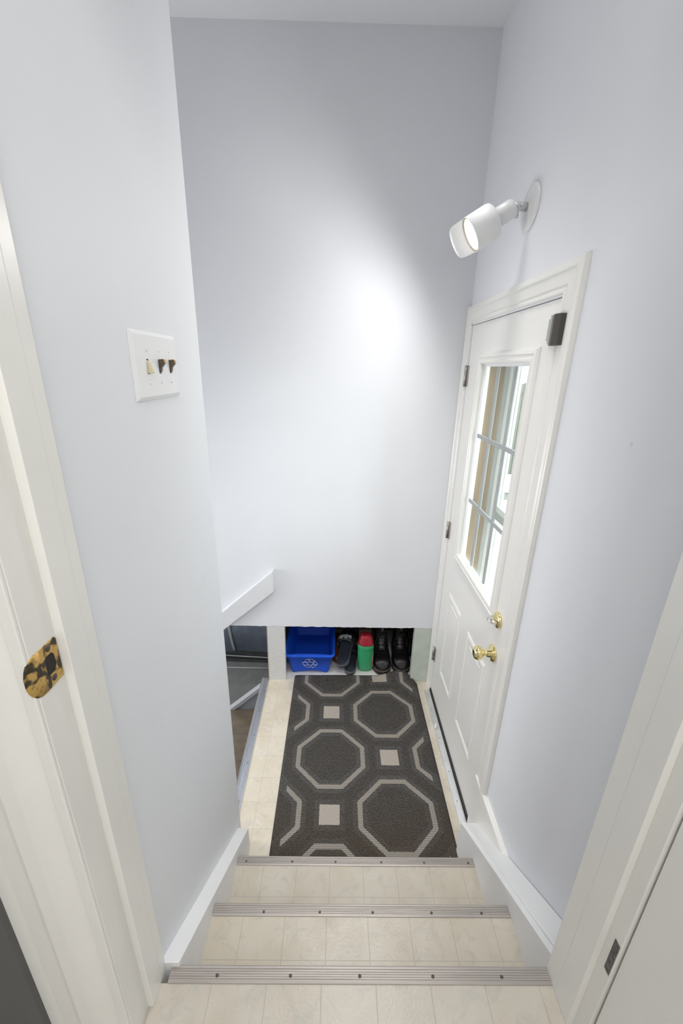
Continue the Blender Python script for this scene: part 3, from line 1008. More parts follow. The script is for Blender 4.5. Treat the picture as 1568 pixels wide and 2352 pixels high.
# threshold
th = thing('threshold', 'bright metal sill along the foot of the exterior door', 'door sill', (0.58, 1.65, 0))
mb = MB()
prof = [(0.560, 0.0), (0.562, 0.0035), (0.585, 0.0075), (0.592, 0.0075), (0.592, 0.0)]
mb.prism([(px, 1.162, pz) for px, pz in prof], (0, 0.918, 0))
tp = mb.build('sill_plate', SILL, th)
box('sill_base', (0.5925, 1.176, 0.0), (0.790, 2.086, 0.0048), BLACKR, th)
for y in (1.37, 1.52, 1.72, 1.93, 2.04):
    MB().lathe((0.576, y, 0.0058), (0, 0, 1), [(0, 0.0022), (0.0012, 0.0022), (0.0014, 0)], 12).build('screw', SCREWD, tp)
tag(MB().prism([(0.561, 1.795, 0.006), (0.573, 1.812, 0.006), (0.566, 1.780, 0.006)], (0.004, 0, 0.016)).build('plastic_scrap', SPATULA), 'tiny torn white scrap standing on the door sill', 'scrap')

# magnetic door contact / chime at the head of the door
ct = thing('door_contact', 'dark bronze door contact at the top corner of the exterior door', 'door contact', (0.585, 1.24, 1.965))
mb = MB().prism([(0.606, 1.211, 1.926), (0.578, 1.214, 1.926), (0.572, 1.238, 1.926), (0.578, 1.262, 1.926), (0.606, 1.265, 1.926)], (0, 0, 0.078))
mb.build('contact_body', BRONZE, ct, 0.001)
box('metal_bracket', (0.586, 1.2665, 1.932), (0.5945, 1.290, 2.006), NICKEL, ct, 0.0008)
box('magnet', (0.5925, 1.2900, 1.941), (0.6028, 1.3130, 1.998), NICKEL, ct, 0.0008)

# ================================================================== WALL LAMP
lp = thing('wall_lamp', 'white adjustable spot lamp switched on above the exterior door', 'lamp', (0.606, 1.605, 2.350))
MB().lathe((XR, 1.607, 2.352), (-1, 0, 0), [(0, 0.066), (0.003, 0.066), (0.007, 0.063), (0.011, 0.055), (0.014, 0.040), (0.0155, 0.022), (0.016, 0.0)], 56).build('wall_plate', LAMPPL, lp)
PIV = V(0.553, 1.602, 2.352)
neck = MB()
neck.lathe((0.592, 1.605, 2.352), (-1, 0, 0.02), [(0, 0.0125), (0.026, 0.0125), (0.030, 0.0138), (0.038, 0.0138), (0.044, 0.010), (0.048, 0)], 28)
neck.lathe((0.5560, 1.592, 2.352), (0, -1, 0), [(0, 0.0045), (0.003, 0.0040), (0.0032, 0)], 14)
neck.lathe((0.5700, 1.592, 2.352), (0, -1, 0), [(0, 0.0045), (0.003, 0.0040), (0.0032, 0)], 14)
neck.lathe((0.560, 1.604, 2.338), (0.1, -0.1, -1), [(0, 0.005), (0.014, 0.0065), (0.017, 0.0055), (0.018, 0)], 12)
neck.build('swivel_joint', NICKEL, lp).data.materials[0] = mat('lamp_joint_grey', (0.68, 0.68, 0.69), 0.2, 0.3)
DISC = V(0.420, 1.604, 2.271)
AX = (DISC-PIV).normalized()
# socket and shade along AX
MB().lathe(PIV, AX, [(0.002, 0.014), (0.006, 0.0235), (0.012, 0.0275), (0.018, 0.0285), (0.085, 0.0285)], 48).build('socket_cover', LAMPW, lp)
L_ = (DISC-PIV).length
mb = MB()
mb.lathe(PIV, AX, [(0.0745, 0.020), (0.0715, 0.036), (0.0725, 0.046), (0.0775, 0.0520), (0.086, 0.0540), (L_+0.001, 0.0540), (L_+0.001, 0.0520), (0.086, 0.0520), (0.078, 0.049), (0.0765, 0.020)], 64, cap=False)
mb.build('shade', LAMPW, lp)
# the visor: shade continues forward on the far side and top
n = 64
t = V(0, 0, 1)
u_ = AX.cross(t).normalized()
v_ = AX.cross(u_)
# direction pointing away from the stairs' top (+y and up)
def angpt(a, d, r): return PIV+AX*d+(u_*math.cos(a)+v_*math.sin(a))*r


a0 = math.atan2(V(0, 1, 0.25).dot(v_), V(0, 1, 0.25).dot(u_))
R_o, R_i = 0.0540, 0.0522
rings = []
for i in range(41):
    a = a0+(-1.45+2.9*i/40)
    ext = 0.046*(1-((i-20)/20.0)**8)
    ext = max(ext, 0.004)
    rings.append([angpt(a, L_-0.002, R_o), angpt(a, L_+ext, R_o), angpt(a, L_+ext, R_i), angpt(a, L_-0.002, R_i)])
MB().rings(rings, smooth=False).build('visor', LAMPW, lp)
MB().lathe(PIV, AX, [(L_-0.006, 0.046), (L_-0.002, 0.0508), (L_-0.001, 0.0500), (L_-0.004, 0.0470)], 64, cap=False).build('bulb_rim', AMBER, lp)
MB().lathe(PIV, AX, [(L_-0.010, 0.049), (L_-0.0035, 0.0485), (L_-0.0015, 0.040), (L_-0.0008, 0.020), (L_-0.0006, 0.0)], 64, cap=False).build('bulb', BULB, lp)

# the light of this lamp: a flood beam leaving the bulb face
ld = bpy.data.lights.new('lamp_light', 'SPOT')
ld.shadow_soft_size = 0.012
ld.energy = LAMP_POWER
ld.spot_size = math.radians(168)
ld.spot_blend = 0.6
ld.color = (1.0, 0.985, 0.965)
lo_ = bpy.data.objects.new('lamp_light', ld)
COL.objects.link(lo_)
lo_.parent = lp
lo_.matrix_parent_inverse = Matrix.Translation(-lp.location)
lo_.location = DISC+AX*0.052
beam = (AX+V(0.05, 0.16, 0.06)).normalized()
lo_.rotation_euler = beam.to_track_quat('-Z', 'Y').to_euler()

# ================================================================== RAIL STUB on the back wall
def rz(x): return 0.779+(x+0.350)*0.905


mb = MB()
top = []
mb.prism([(-0.350, YB-0.030, 0.779), (-0.350, YB-0.030, 0.645), (-1.30, YB-0.030, 0.645-0.95*0.86), (-1.30, YB-0.030, 0.779-0.95*0.895)], (0, 0.032, 0))
o = mb.build('handrail_board', mat('rail_paint', (0.72, 0.73, 0.75), 0.35, var=0.02, bump=0.5, bscale=30), None, 0.003, 2)
tag(o, 'sloping white painted board on the end wall above the basement steps', 'rail board')

# ================================================================== RUG
def rug_height(x, y):
    z = 0.0065
    # edge lifted against the cubby near the right corner
    if y > 1.98:
        t = (y-1.98)/0.22
        k = math.exp(-((x-0.425)/0.085)**2)
        z += 0.038*k*t*t
        z += 0.006*math.exp(-((x-0.10)/0.2)**2)*t
    return z


def rug_xy(u, v):
    x = -0.241+u*0.761
    yend = 2.190+0.014*math.exp(-((x-0.38)/0.10)**2)
    if x > 0.46:
        yend -= 0.065*((x-0.46)/0.06)**1.6
    if x < -0.225:
        yend -= 0.006*((-0.225-x)/0.016)**2
    y = 1.02+v*(yend-1.02)
    return x, y


rg = thing('rug', 'charcoal doormat rug with beige octagons and squares on the landing', 'rug', (0.14, 1.6, 0))
NU, NV = 70, 110
mb = MB()
G = []
for i in range(NU+1):
    row = []
    for j in range(NV+1):
        x, y = rug_xy(i/NU, j/NV)
        row.append(mb.bm.verts.new((x, y, rug_height(x, y)+0.0006*noise.noise(Vector((x*30, y*30, 0))))))
    G.append(row)
for i in range(NU):
    for j in range(NV):
        f = mb.bm.faces.new((G[i][j], G[i+1][j], G[i+1][j+1], G[i][j+1]))
        f.smooth = True
o = mb.build('rug_pile', RUG, rg)
sol = o.modifiers.new('thick', 'SOLIDIFY')
sol.thickness = 0.005
sol.offset = -1
edge = []
for j in range(0, NV+1):
    x, y = rug_xy(0, j/NV)
    edge.append((x, y, rug_height(x, y)-0.0015))
for i in range(1, NU+1):
    x, y = rug_xy(i/NU, 1)
    edge.append((x, y, rug_height(x, y)-0.0015))
for j in range(NV-1, -1, -1):
    x, y = rug_xy(1, j/NV)
    edge.append((x, y, rug_height(x, y)-0.0015))
MB().tube(edge, 0.0042, 8).build('bound_edge', RUGEDGE, rg)
# worn speck on the rug is left to the weave

# ================================================================== BLUE BIN
bn = thing('recycling_bin', 'small blue plastic recycling bin with white arrows symbol in the cubby', 'bin', (-0.15, 2.42, 0.004))


def rrect(x0, x1, y0, y1, r, z, n=6, lift=0.0):
    pts = []
    for cx, cy, a0_ in ((x1-r, y1-r, 0), (x0+r, y1-r, PI/2), (x0+r, y0+r, PI), (x1-r, y0+r, 1.5*PI)):
        for k in range(n+1):
            a = a0_+PI/2*k/n
            pts.append([cx+r*math.cos(a), cy+r*math.sin(a), z])
        if cx == x0+r and cy == y0+r:
            # subdivide the front edge so that it can arch
            for k in range(1, 10):
                t = k/10
                pts.append([x0+r+(x1-x0-2*r)*t, y0, z+lift*math.sin(PI*t)**0.6])
    return [tuple(p) for p in pts]


zt_ = 0.158
BX0, BX1, BY0, BY1 = -0.270, -0.030, 2.224, 2.620
TX0, TX1, TY0, TY1 = -0.304, -0.002, 2.204, 2.680


def lerp(a, b, t): return a+(b-a)*t


def binring(t, off=0.0, z=None, lift=0.0, r=0.022):
    return rrect(lerp(BX0, TX0, t)-off, lerp(BX1, TX1, t)+off, lerp(BY0, TY0, t)-off, lerp(BY1, TY1, t)+off, r, 0.006+t*(zt_-0.006) if z is None else z, lift=lift)


rings = [binring(0, -0.006, 0.006, 0.016), binring(0, 0, 0.008, 0.016), binring(0.15), binring(0.86), binring(0.86, 0.008), binring(0.90, 0.010), binring(0.985, 0.011),
         binring(1.0, 0.008), binring(1.0, -0.001), binring(0.93, -0.005), binring(0.10, -0.005), binring(0.03, -0.010, 0.012)]
MB().rings(rings, cap0=True, cap1=True).build('tub', BLUEP, bn, 0)
# front lip: a wide flange inside the front rim
mb = MB()
rr = []
for i in range(21):
    t = i/20
    x = lerp(TX0+0.016, TX1-0.016, t)
    w = 0.004+0.016*math.sin(PI*min(1, max(0, t)))**0.5
    rr.append([(x, TY0+0.002, zt_-0.001), (x, TY0+w+0.004, zt_-0.006), (x, TY0+w+0.004, zt_-0.009), (x, TY0+0.002, zt_-0.006)])
mb.rings(rr)
mb.build('front_flange', BLUEP, bn)
MB().lathe((-0.158, TY0+0.012, zt_-0.0045), (0, -0.1, 1), [(0, 0.0028), (0.0012, 0.0028), (0.0012, 0)], 12).build('rivet_hole', BLACKH, bn)
# floor ribs inside the tub
for xr_ in (-0.205, -0.150, -0.095):
    MB().box((xr_-0.0012, 2.26, 0.011), (xr_+0.0012, 2.58, 0.0145)).build('floor_rib', BLUEP, bn)
# recycling arrows, white outline on the sloped front
P = [[(628, 868), (668, 808), (800, 808), (835, 845), (858, 838), (835, 885), (740, 885), (757, 873), (722, 812)],
     [(628, 868), (700, 895), (738, 838), (715, 812)],
     [(580, 893), (672, 888), (718, 952), (692, 943), (680, 965), (600, 960), (588, 930), (604, 905), (580, 893)],
     [(600, 958), (675, 1028), (758, 1025), (758, 962), (680, 965)],
     [(812, 1045), (770, 985), (800, 935), (808, 962), (885, 960)],
     [(912, 930), (850, 1025), (808, 1025), (812, 1045)],
     [(885, 960), (805, 908), (862, 872), (914, 930), (885, 960)]]


def on_front(px, py):
    x = -0.149+(px-750)*0.000290
    z = 0.083-(py-925)*0.000318
    t = (z-0.006)/(zt_-0.006)
    return V(x, lerp(BY0, TY0, t)-0.0012, z)


mb = MB()
for pl in P:
    for a, b2 in zip(pl[:-1], pl[1:]):
        A, B = on_front(*a), on_front(*b2)
        mb.tube([A, B], 0.0011, 6)
mb.build('recycling_symbol', WHITEINK, bn)

# ================================================================== GREEN BOTTLE
gb = thing('cleaner_bottle', 'green plastic bottle with red cap beside the black sandals', 'bottle', (0.206, 2.275, 0.003))


def ell(cx, cy, z, rx, ry, n=40, e=2.4):
    pts = []
    for k in range(n):
        a = 2*PI*k/n
        c, s_ = math.cos(a), math.sin(a)
        pts.append((cx+rx*math.copysign(abs(c)**(2/e), c), cy+ry*math.copysign(abs(s_)**(2/e), s_), z))
    return pts


body = [(0.004, 0.036, 0.026), (0.008, 0.041, 0.031), (0.020, 0.043, 0.033), (0.024, 0.0445, 0.0345), (0.150, 0.0465, 0.036), (0.155, 0.0458, 0.0355), (0.158, 0.0472, 0.0368), (0.176, 0.0472, 0.0365), (0.190, 0.0455, 0.035), (0.197, 0.040, 0.031)]
MB().rings([ell(0.206, 2.275, z*1.04, a*1.1, b2*1.1) for z, a, b2 in body]).build('bottle_body', GREEN, gb)
cap = [(0.193, 0.0452, 0.0362), (0.200, 0.0456, 0.0366), (0.203, 0.044, 0.035), (0.214, 0.043, 0.034), (0.217, 0.041, 0.033), (0.240, 0.036, 0.029), (0.250, 0.031, 0.025), (0.254, 0.029, 0.023), (0.256, 0.024, 0.019)]
cp_ = MB().rings([ell(0.206, 2.275, z*1.04, a*1.1, b2*1.1) for z, a, b2 in cap]).build('cap', REDP, gb)
MB().rings([ell(0.206, 2.268, z*1.04, a*1.1, b2*1.1) for z, a, b2 in ((0.256, 0.022, 0.016), (0.259, 0.022, 0.016), (0.260, 0.019, 0.013))]).build('flip_lid', REDP, cp_)
mb = MB()
rings = []
for z in (0.030, 0.148):
    rings.append([(0.206+0.0528*math.cos(a), 2.275+0.0418*math.sin(a), z) for a in [(-0.75+1.2*k/10) for k in range(11)]])
mb.rings(rings, closed=False)
o = mb.build('side_label', LABELP, gb)
o['label'] = 'yellow and red side label'

# ================================================================== FOOTWEAR
FS = 1.0      # size factor for the shoe being built
PITCHF = 0.0  # rise of the far end, radians


def placed(pt, origin, ang, tilt=0.0):
    """foot space: x sideways, y along the foot, z up -> world"""
    x, y, z = (v*FS for v in pt)
    if tilt:
        x, z = x*math.cos(tilt)-z*math.sin(tilt), x*math.sin(tilt)+z*math.cos(tilt)
    if PITCHF:
        y, z = y*math.cos(PITCHF)-z*math.sin(PITCHF), y*math.sin(PITCHF)+z*math.cos(PITCHF)
    c, s_ = math.cos(ang), math.sin(ang)
    return (origin[0]+x*c+y*s_, origin[1]-x*s_+y*c, origin[2]+z)


def sole_half(t, length, w):
    """half widths (left, right) of a shoe sole at t 0(toe)..1(heel)"""
    prof = [(0, 0.0), (0.02, 0.42), (0.06, 0.66), (0.12, 0.86), (0.22, 1.0), (0.34, 0.98), (0.5, 0.82), (0.66, 0.74), (0.8, 0.76), (0.9, 0.72), (0.96, 0.56), (0.99, 0.32), (1, 0.0)]
    for (a, b1), (c, d) in zip(prof[:-1], prof[1:]):
        if a <= t <= c:
            return w*(b1+(d-b1)*(t-a)/(c-a))
    return 0


def sole_outline(length, w, n=26, grow=0.0):
    ts = [0.5-0.5*math.cos(PI*i/n) for i in range(n+1)]
    L = [(-sole_half(t, length, w)-grow*(1 if 0 < t < 1 else 0), t*length+(grow if t == 1 else (-grow if t == 0 else 0))) for t in ts]
    R = [(sole_half(t, length, w)+grow*(1 if 0 < t < 1 else 0), t*length) for t in ts[1:-1]][::-1]
    return L+R


def boot(origin, ang, label, mirror=1):
    t = thing('ankle_boot', label, 'boot', (origin[0], origin[1]+0.14, 0.003), group='black lace up boots in the cubby')
    Ln, w = 0.295, 0.0515
    out_ = sole_outline(Ln, w, grow=0.003)
    mb = MB()
    rg_ = []
    for z, g in ((0.0, -0.003), (0.004, 0.0), (0.020, 0.0), (0.026, 0.001), (0.028, 0.0)):
        sc = 1+g/0.05
        rg_.append([placed((x*sc*mirror, (y-Ln/2)*(1+g/0.15)+Ln/2, z), origin, ang) for x, y in out_])
    mb.rings(rg_)
    s_ = mb.build('boot_sole', SOLE, t)
    mb = MB()
    mb.tube([placed((x*1.0*mirror, y, 0.0285), origin, ang) for x, y in out_]+[placed((out_[0][0]*mirror, out_[0][1], 0.0285), origin, ang)], 0.0016, 6)
    mb.build('welt_stitching', STITCH, t)
    # upper: rings swept from the toe over the instep, turning upright into the shaft
    keys = [  # (y of ring foot, z of base, width, height, lean) lean 0 = ring plane upright, 1 = horizontal
        (0.012, 0.028, 0.018, 0.020), (0.020, 0.028, 0.032, 0.036), (0.034, 0.028, 0.041, 0.047), (0.055, 0.028, 0.0475, 0.051),
        (0.078, 0.028, 0.0495, 0.052), (0.098, 0.028, 0.0485, 0.057), (0.120, 0.028, 0.0455, 0.070), (0.145, 0.028, 0.0425, 0.087), (0.170, 0.028, 0.040, 0.104)]
    rg_ = []
    nn = 22
    for y, zb, hw, hh in keys:
        ring = []
        for k in range(nn):
            a = 2*PI*k/nn
            cx, sz = math.cos(a), math.sin(a)
            px = hw*math.copysign(abs(cx)**0.75, cx)
            pz = zb+hh*0.5+hh*0.5*math.copysign(abs(sz)**0.85, sz)
            lean = 0.25*(sz+1)*0.5*0.06
            ring.append(placed((px*mirror, y+lean, pz), origin, ang))
        rg_.append(ring)
    # shaft: the ring tips over
    for i, (yc, zc2, hw, hl, tip) in enumerate(((0.198, 0.082, 0.040, 0.070, 0.50), (0.218, 0.120, 0.039, 0.062, 0.85), (0.224, 0.155, 0.0395, 0.058, 1.0), (0.225, 0.185, 0.042, 0.058, 1.0), (0.225, 0.215, 0.044, 0.060, 1.0))):
        ring = []
        for k in range(nn):
            a = 2*PI*k/nn
            cx, sz = math.cos(a), math.sin(a)
            px = hw*math.copysign(abs(cx)**0.85, cx)
            ang2 = tip*PI/2
            oy = -sz*hl*math.sin(ang2)
            oz = sz*hl*math.cos(ang2)*0.95
            ring.append(placed((px*mirror, yc+oy, max(0.03, zc2+oz)), origin, ang))
        rg_.append(ring)
    mb = MB()
    mb.rings(rg_, cap0=True, cap1=False)
    up = mb.build('boot_upper', LEATHER, t, subsurf=1)
    so = up.modifiers.new('thick', 'SOLIDIFY')
    so.thickness = 0.003
    # heel counter
    mb = MB()
    rg_ = []
    for z, sc in ((0.028, 1.0), (0.055, 0.97), (0.085, 0.90), (0.110, 0.86)):
        rg_.append([placed((0.041*sc*math.cos(a)*mirror, 0.236+0.052*sc*math.sin(a), z), origin, ang) for a in [2*PI*k/24 for k in range(24)]])
    mb.rings(rg_)
    mb.build('heel_counter', LEATHER, t)
    # toe cap seam
    mb = MB()
    mb.tube([placed((0.0495*math.cos(a)*mirror, 0.094+0.004*math.sin(a), 0.030+0.056*math.sin(a)**0.8), origin, ang) for a in [0.05+(PI-0.1)*k/16 for k in range(17)]], 0.0013, 6)
    mb.build('toe_seam', SOLE, t)
    # tongue
    mb = MB()
    rr_ = []
    for y, z in ((0.108, 0.090), (0.130, 0.106), (0.150, 0.124), (0.162, 0.150), (0.166, 0.180), (0.162, 0.205), (0.150, 0.228)):
        rr_.append([placed((x*mirror, y-0.004*(1-(x/0.026)**2), z+0.003*(1-(x/0.026)**2)), origin, ang) for x in (-0.024, -0.012, 0, 0.012, 0.024)])
    mb.rings(rr_, closed=False)
    tg = mb.build('tongue', LEATHER, t)
    ts_ = tg.modifiers.new('thick', 'SOLIDIFY')
    ts_.thickness = 0.004
    mb = MB()
    mb.box((0, 0, 0), (0.001, 0.001, 0.001))
    bmesh.ops.delete(mb.bm, geom=mb.bm.verts[:], context='VERTS')
    rr_ = [[placed((x*mirror, 0.1505-0.0045, z), origin, ang) for x in (-0.006, 0.006)] for z in (0.196, 0.219)]
    mb.rings(rr_, closed=False)
    mb.build('tongue_tab', mat('tab_grey', (0.14, 0.145, 0.15), 0.6), t)
    # laces: crossings up the instep, plus eyelets
    lc = MB()
    rows = [(0.112, 0.089), (0.126, 0.100), (0.140, 0.113), (0.151, 0.128), (0.158, 0.146), (0.161, 0.166), (0.161, 0.186)]
    for i, (y, z) in enumerate(rows):
        wv = 0.022
        for sgn in (-1, 1):
            y2, z2 = rows[min(i+1, len(rows)-1)]
            if i+1 < len(rows):
                lc.tube([placed((sgn*wv*mirror, y+0.003, z-0.001), origin, ang), placed((sgn*wv*0.5*mirror, (3*y+y2)/4-0.003, (3*z+z2)/4+0.006), origin, ang),
                         placed((0, (y+y2)/2-0.005, (z+z2)/2+0.0075+0.001*sgn), origin, ang), placed((-sgn*wv*0.5*mirror, (y+3*y2)/4-0.003, (z+3*z2)/4+0.006), origin, ang),
                         placed((-sgn*wv*mirror, y2+0.003, z2-0.001), origin, ang)], 0.0022, 6)
            e0 = Vector(placed((sgn*0.0245*mirror, y+0.001, z), origin, ang))
            MB().lathe(e0, (sgn*0.5, -0.6, 0.6), [(0, 0.0034), (0.002, 0.0030), (0.002, 0.0015)], 10).build('eyelet', NICKEL, t)
    yy_, zz_ = rows[1]
    # bow ends trailing over the instep
    for sgn in (-1, 1):
        y, z = rows[-2]
        lc.tube([placed((0, y-0.006, z+0.006), origin, ang), placed((sgn*0.022*mirror, y-0.016, z-0.004), origin, ang), placed((sgn*0.036*mirror, y-0.022, z-0.030), origin, ang), placed((sgn*0.040*mirror, y-0.030, z-0.062), origin, ang)], 0.0020, 6)
        lc.tube([placed((0, y-0.006, z+0.006), origin, ang), placed((sgn*0.018*mirror, y-0.018, z+0.012), origin, ang), placed((sgn*0.030*mirror, y-0.020, z-0.004), origin, ang), placed((sgn*0.014*mirror, y-0.014, z-0.008), origin, ang), placed((0, y-0.007, z+0.004), origin, ang)], 0.0020, 6)
    lc.build('laces', LACE, t)
    # padded collar
    MB().tube([placed((0.044*math.cos(a)*mirror, 0.225+0.060*math.sin(a), 0.215+0.010*math.sin(a)), origin, ang) for a in [-1.0+(PI+2.0)*k/20 for k in range(21)]], 0.0065, 8).build('padded_collar', LEATHER, t)
    return t


FS = 1.14
boot((0.316, 2.204, 0.003), 0.02, 'black leather lace up boot just right of the green bottle')
boot((0.442, 2.214, 0.003), 0.03, 'black leather lace up boot nearest the green post', -1)
FS = 1.0


def slide(origin, ang, label, tilt=0.0, text=None, grp='black slide sandals stacked in the cubby'):
    t = thing('slide_sandal', label, 'sandal', (origin[0], origin[1]+0.1, origin[2]), group=grp)
    Ln, w = 0.285, 0.046
    # here t=0 is the heel, so flip the outline
    ol = [(x, Ln-y) for x, y in sole_outline(Ln, w)]
    mb = MB()
    mb.rings([[placed((x*s_, (y-Ln/2)*(1-(1-s_)*0.35)+Ln/2, z), origin, ang, tilt) for x, y in ol] for z, s_ in ((0, 0.90), (0.004, 0.98), (0.020, 1.02), (0.0255, 1.0), (0.027, 0.96))], cap1=False)
    mb.build('sole', NAVYS, t)
    mb = MB()
    mb.rings([[placed((x*s_, (y-Ln/2)*(1-(1-s_)*0.35)+Ln/2, z), origin, ang, tilt) for x, y in ol] for z, s_ in ((0.0268, 0.965), (0.0272, 0.90), (0.0235, 0.84), (0.0225, 0.5), (0.0225, 0.02))], cap0=False)
    mb.build('footbed', NAVYF, t)
    # strap: arched band
    rr_ = []
    for i in range(25):
        a = PI*i/24
        x = -math.cos(a)*0.0495
        z = 0.012+math.sin(a)**0.75*0.060
        rr_.append((x, z))
    mb = MB()
    li = MB()
    ro, ri = [], []
    for k, (x, z) in enumerate(rr_):
        edge_ = 0.010*math.sin(PI*k/24)
        y0_, y1_ = 0.128+edge_, 0.222-edge_*0.3
        ro.append([placed((x*s2, yv, z*z2), origin, ang, tilt) for (yv, s2, z2) in ((y0_, 1.0, 1.0), ((y0_+y1_)/2, 1.01, 0.97), (y1_, 0.98, 0.86))])
        ri.append([placed((x*0.965*s2, yv, z*0.955*z2), origin, ang, tilt) for (yv, s2, z2) in ((y0_+0.0006, 1.0, 1.0), ((y0_+y1_)/2, 1.01, 0.97), (y1_-0.0006, 0.98, 0.86))])
    mb.rings([[q for q in r] for r in ro], closed=False)
    st = mb.build('strap', BLACKS, t)
    sm = st.modifiers.new('thick', 'SOLIDIFY')
    sm.thickness = 0.0022
    li.rings(ri, closed=False)
    li.build('strap_lining', TURQ if text else NAVYF, t)
    if text:
        cu = bpy.data.curves.new('strap_lettering', 'FONT')
        cu.body = text
        cu.size = 0.044
        cu.extrude = 0.0003
        cu.align_x = 'CENTER'
        cu.align_y = 'CENTER'
        cu.offset = 0.0009
        tmp = bpy.data.objects.new('tmp_text', cu)
        COL.objects.link(tmp)
        dg = bpy.context.evaluated_depsgraph_get()
        me = bpy.data.meshes.new_from_object(tmp.evaluated_get(dg))
        bpy.data.objects.remove(tmp)
        bm = bmesh.new()
        bm.from_mesh(me)
        bmesh.ops.subdivide_edges(bm, edges=[e for e in bm.edges if e.calc_length() > 0.004], cuts=2)
        for v in bm.verts:
            # text runs right to left seen from the heel (turned 180 degrees); wrapped over the strap arch
            tx, ty, tz = v.co
            a = PI/2-tx*0.92/0.056
            x = -math.cos(a)*0.0495
            z = 0.012+max(0.0, math.sin(a))**0.75*0.060
            yv = 0.160-ty*0.95
            v.co = Vector(placed((x*1.03, yv, z+0.0040+tz), origin, ang, tilt))
        for f in bm.faces:
            f.smooth = False
        bm.to_mesh(me)
        bm.free()
        me.materials.clear()
        me.materials.append(WHITEINK)
        to = bpy.data.objects.new('strap_lettering', me)
        COL.objects.link(to)
        to.parent = st
    return t


FS = 1.10
slide((0.106, 2.196, 0.004), 0.05, 'black slide sandal lying underneath the other one', 0.0)
FS = 1.18
PITCHF = 0.26
slide((0.060, 2.214, 0.046), 0.20, 'black slide sandal with white lettering on its strap, on top', 0.30, 'adidas')
PITCHF = 0.0
FS = 1.0

# brown leather shoe left of the sandals
bs = thing('leather_shoe', 'reddish brown leather shoe half hidden between bin and sandals', 'shoe', (0.03, 2.40, 0.003))
FS = 0.86
org, ag = (0.026, 2.315, 0.004), -0.02
ol = sole_outline(0.28, 0.040)
MB().rings([[placed((x*s_, y, z), org, ag) for x, y in ol] for z, s_ in ((0, 0.95), (0.004, 1.0), (0.016, 1.02), (0.019, 1.0))]).build('shoe_sole', BROWNS, bs)
rg_ = []
for y, hw, hh in ((0.006, 0.012, 0.012), (0.018, 0.026, 0.030), (0.04, 0.035, 0.040), (0.075, 0.039, 0.048), (0.11, 0.037, 0.060), (0.145, 0.034, 0.074), (0.175, 0.033, 0.084), (0.21, 0.033, 0.082), (0.245, 0.032, 0.084), (0.268, 0.024, 0.080), (0.276, 0.010, 0.070)):
    rg_.append([placed((hw*math.copysign(abs(math.cos(a))**0.8, math.cos(a)), y, 0.018+hh*0.5+hh*0.5*math.sin(a)), org, ag) for a in [2*PI*k/20 for k in range(20)]])
MB().rings(rg_).build('shoe_upper', BROWNL, bs, subsurf=1)
MB().tube([placed((x*1.02, y, 0.020), org, ag) for x, y in ol], 0.0014, 6).build('welt', BROWNS, bs)
MB().tube([placed((0.024*math.cos(a), 0.205+0.052*math.sin(a), 0.100), org, ag) for a in [2*PI*k/20 for k in range(21)]], 0.004, 8).build('shoe_opening', BLACKS, bs)

FS = 1.0
# black shoe on its own behind the green post, with grey cords
b3 = thing('sneaker', 'black shoe with grey cords tucked behind the green post', 'shoe', (0.535, 2.42, 0.003))
org, ag = (0.556, 2.365, 0.004), 0.0
ol = sole_outline(0.28, 0.042)
MB().rings([[placed((x*s_, y, z), org, ag) for x, y in ol] for z, s_ in ((0, 0.95), (0.005, 1.0), (0.022, 1.02), (0.026, 1.0))]).build('shoe_sole', SOLE, b3)
rg_ = []
for y, hw, hh in ((0.006, 0.014, 0.02), (0.02, 0.030, 0.042), (0.05, 0.038, 0.056), (0.09, 0.041, 0.075), (0.13, 0.040, 0.105), (0.17, 0.039, 0.140), (0.21, 0.039, 0.160), (0.245, 0.036, 0.165), (0.270, 0.022, 0.160)):
    rg_.append([placed((hw*math.copysign(abs(math.cos(a))**0.8, math.cos(a)), y, 0.024+hh*0.5+hh*0.5*math.sin(a)), org, ag) for a in [2*PI*k/20 for k in range(20)]])
MB().rings(rg_).build('shoe_upper', BLACKS, b3, subsurf=1)
CORD = mat('cord_grey', (0.16, 0.17, 0.18), 0.6)
for (xa, ya_, za_), (xb, yb2, zb2) in (((-0.03, 0.10, 0.10), (0.03, 0.13, 0.125)), ((0.03, 0.10, 0.10), (-0.03, 0.13, 0.125)), ((-0.035, 0.07, 0.075), (-0.045, 0.02, 0.03)), ((-0.03, 0.14, 0.15), (-0.045, 0.09, 0.10))):
    MB().tube([placed((xa, ya_, za_+0.01), org, ag), placed(((xa+xb)/2, (ya_+yb2)/2-0.004, (za_+zb2)/2+0.016), org, ag), placed((xb, yb2, zb2+0.01), org, ag)], 0.0025, 6).build('cord', CORD, b3)

cb = MB().box((0.168, 2.40, 0.003), (0.250, 2.62, 0.215)).build('cardboard_box', mat('dark_card', (0.085, 0.055, 0.035), 0.8, scale=20, var=0.2), None, 0.002)
tag(cb, 'dark brown cardboard box standing behind the green bottle', 'box')

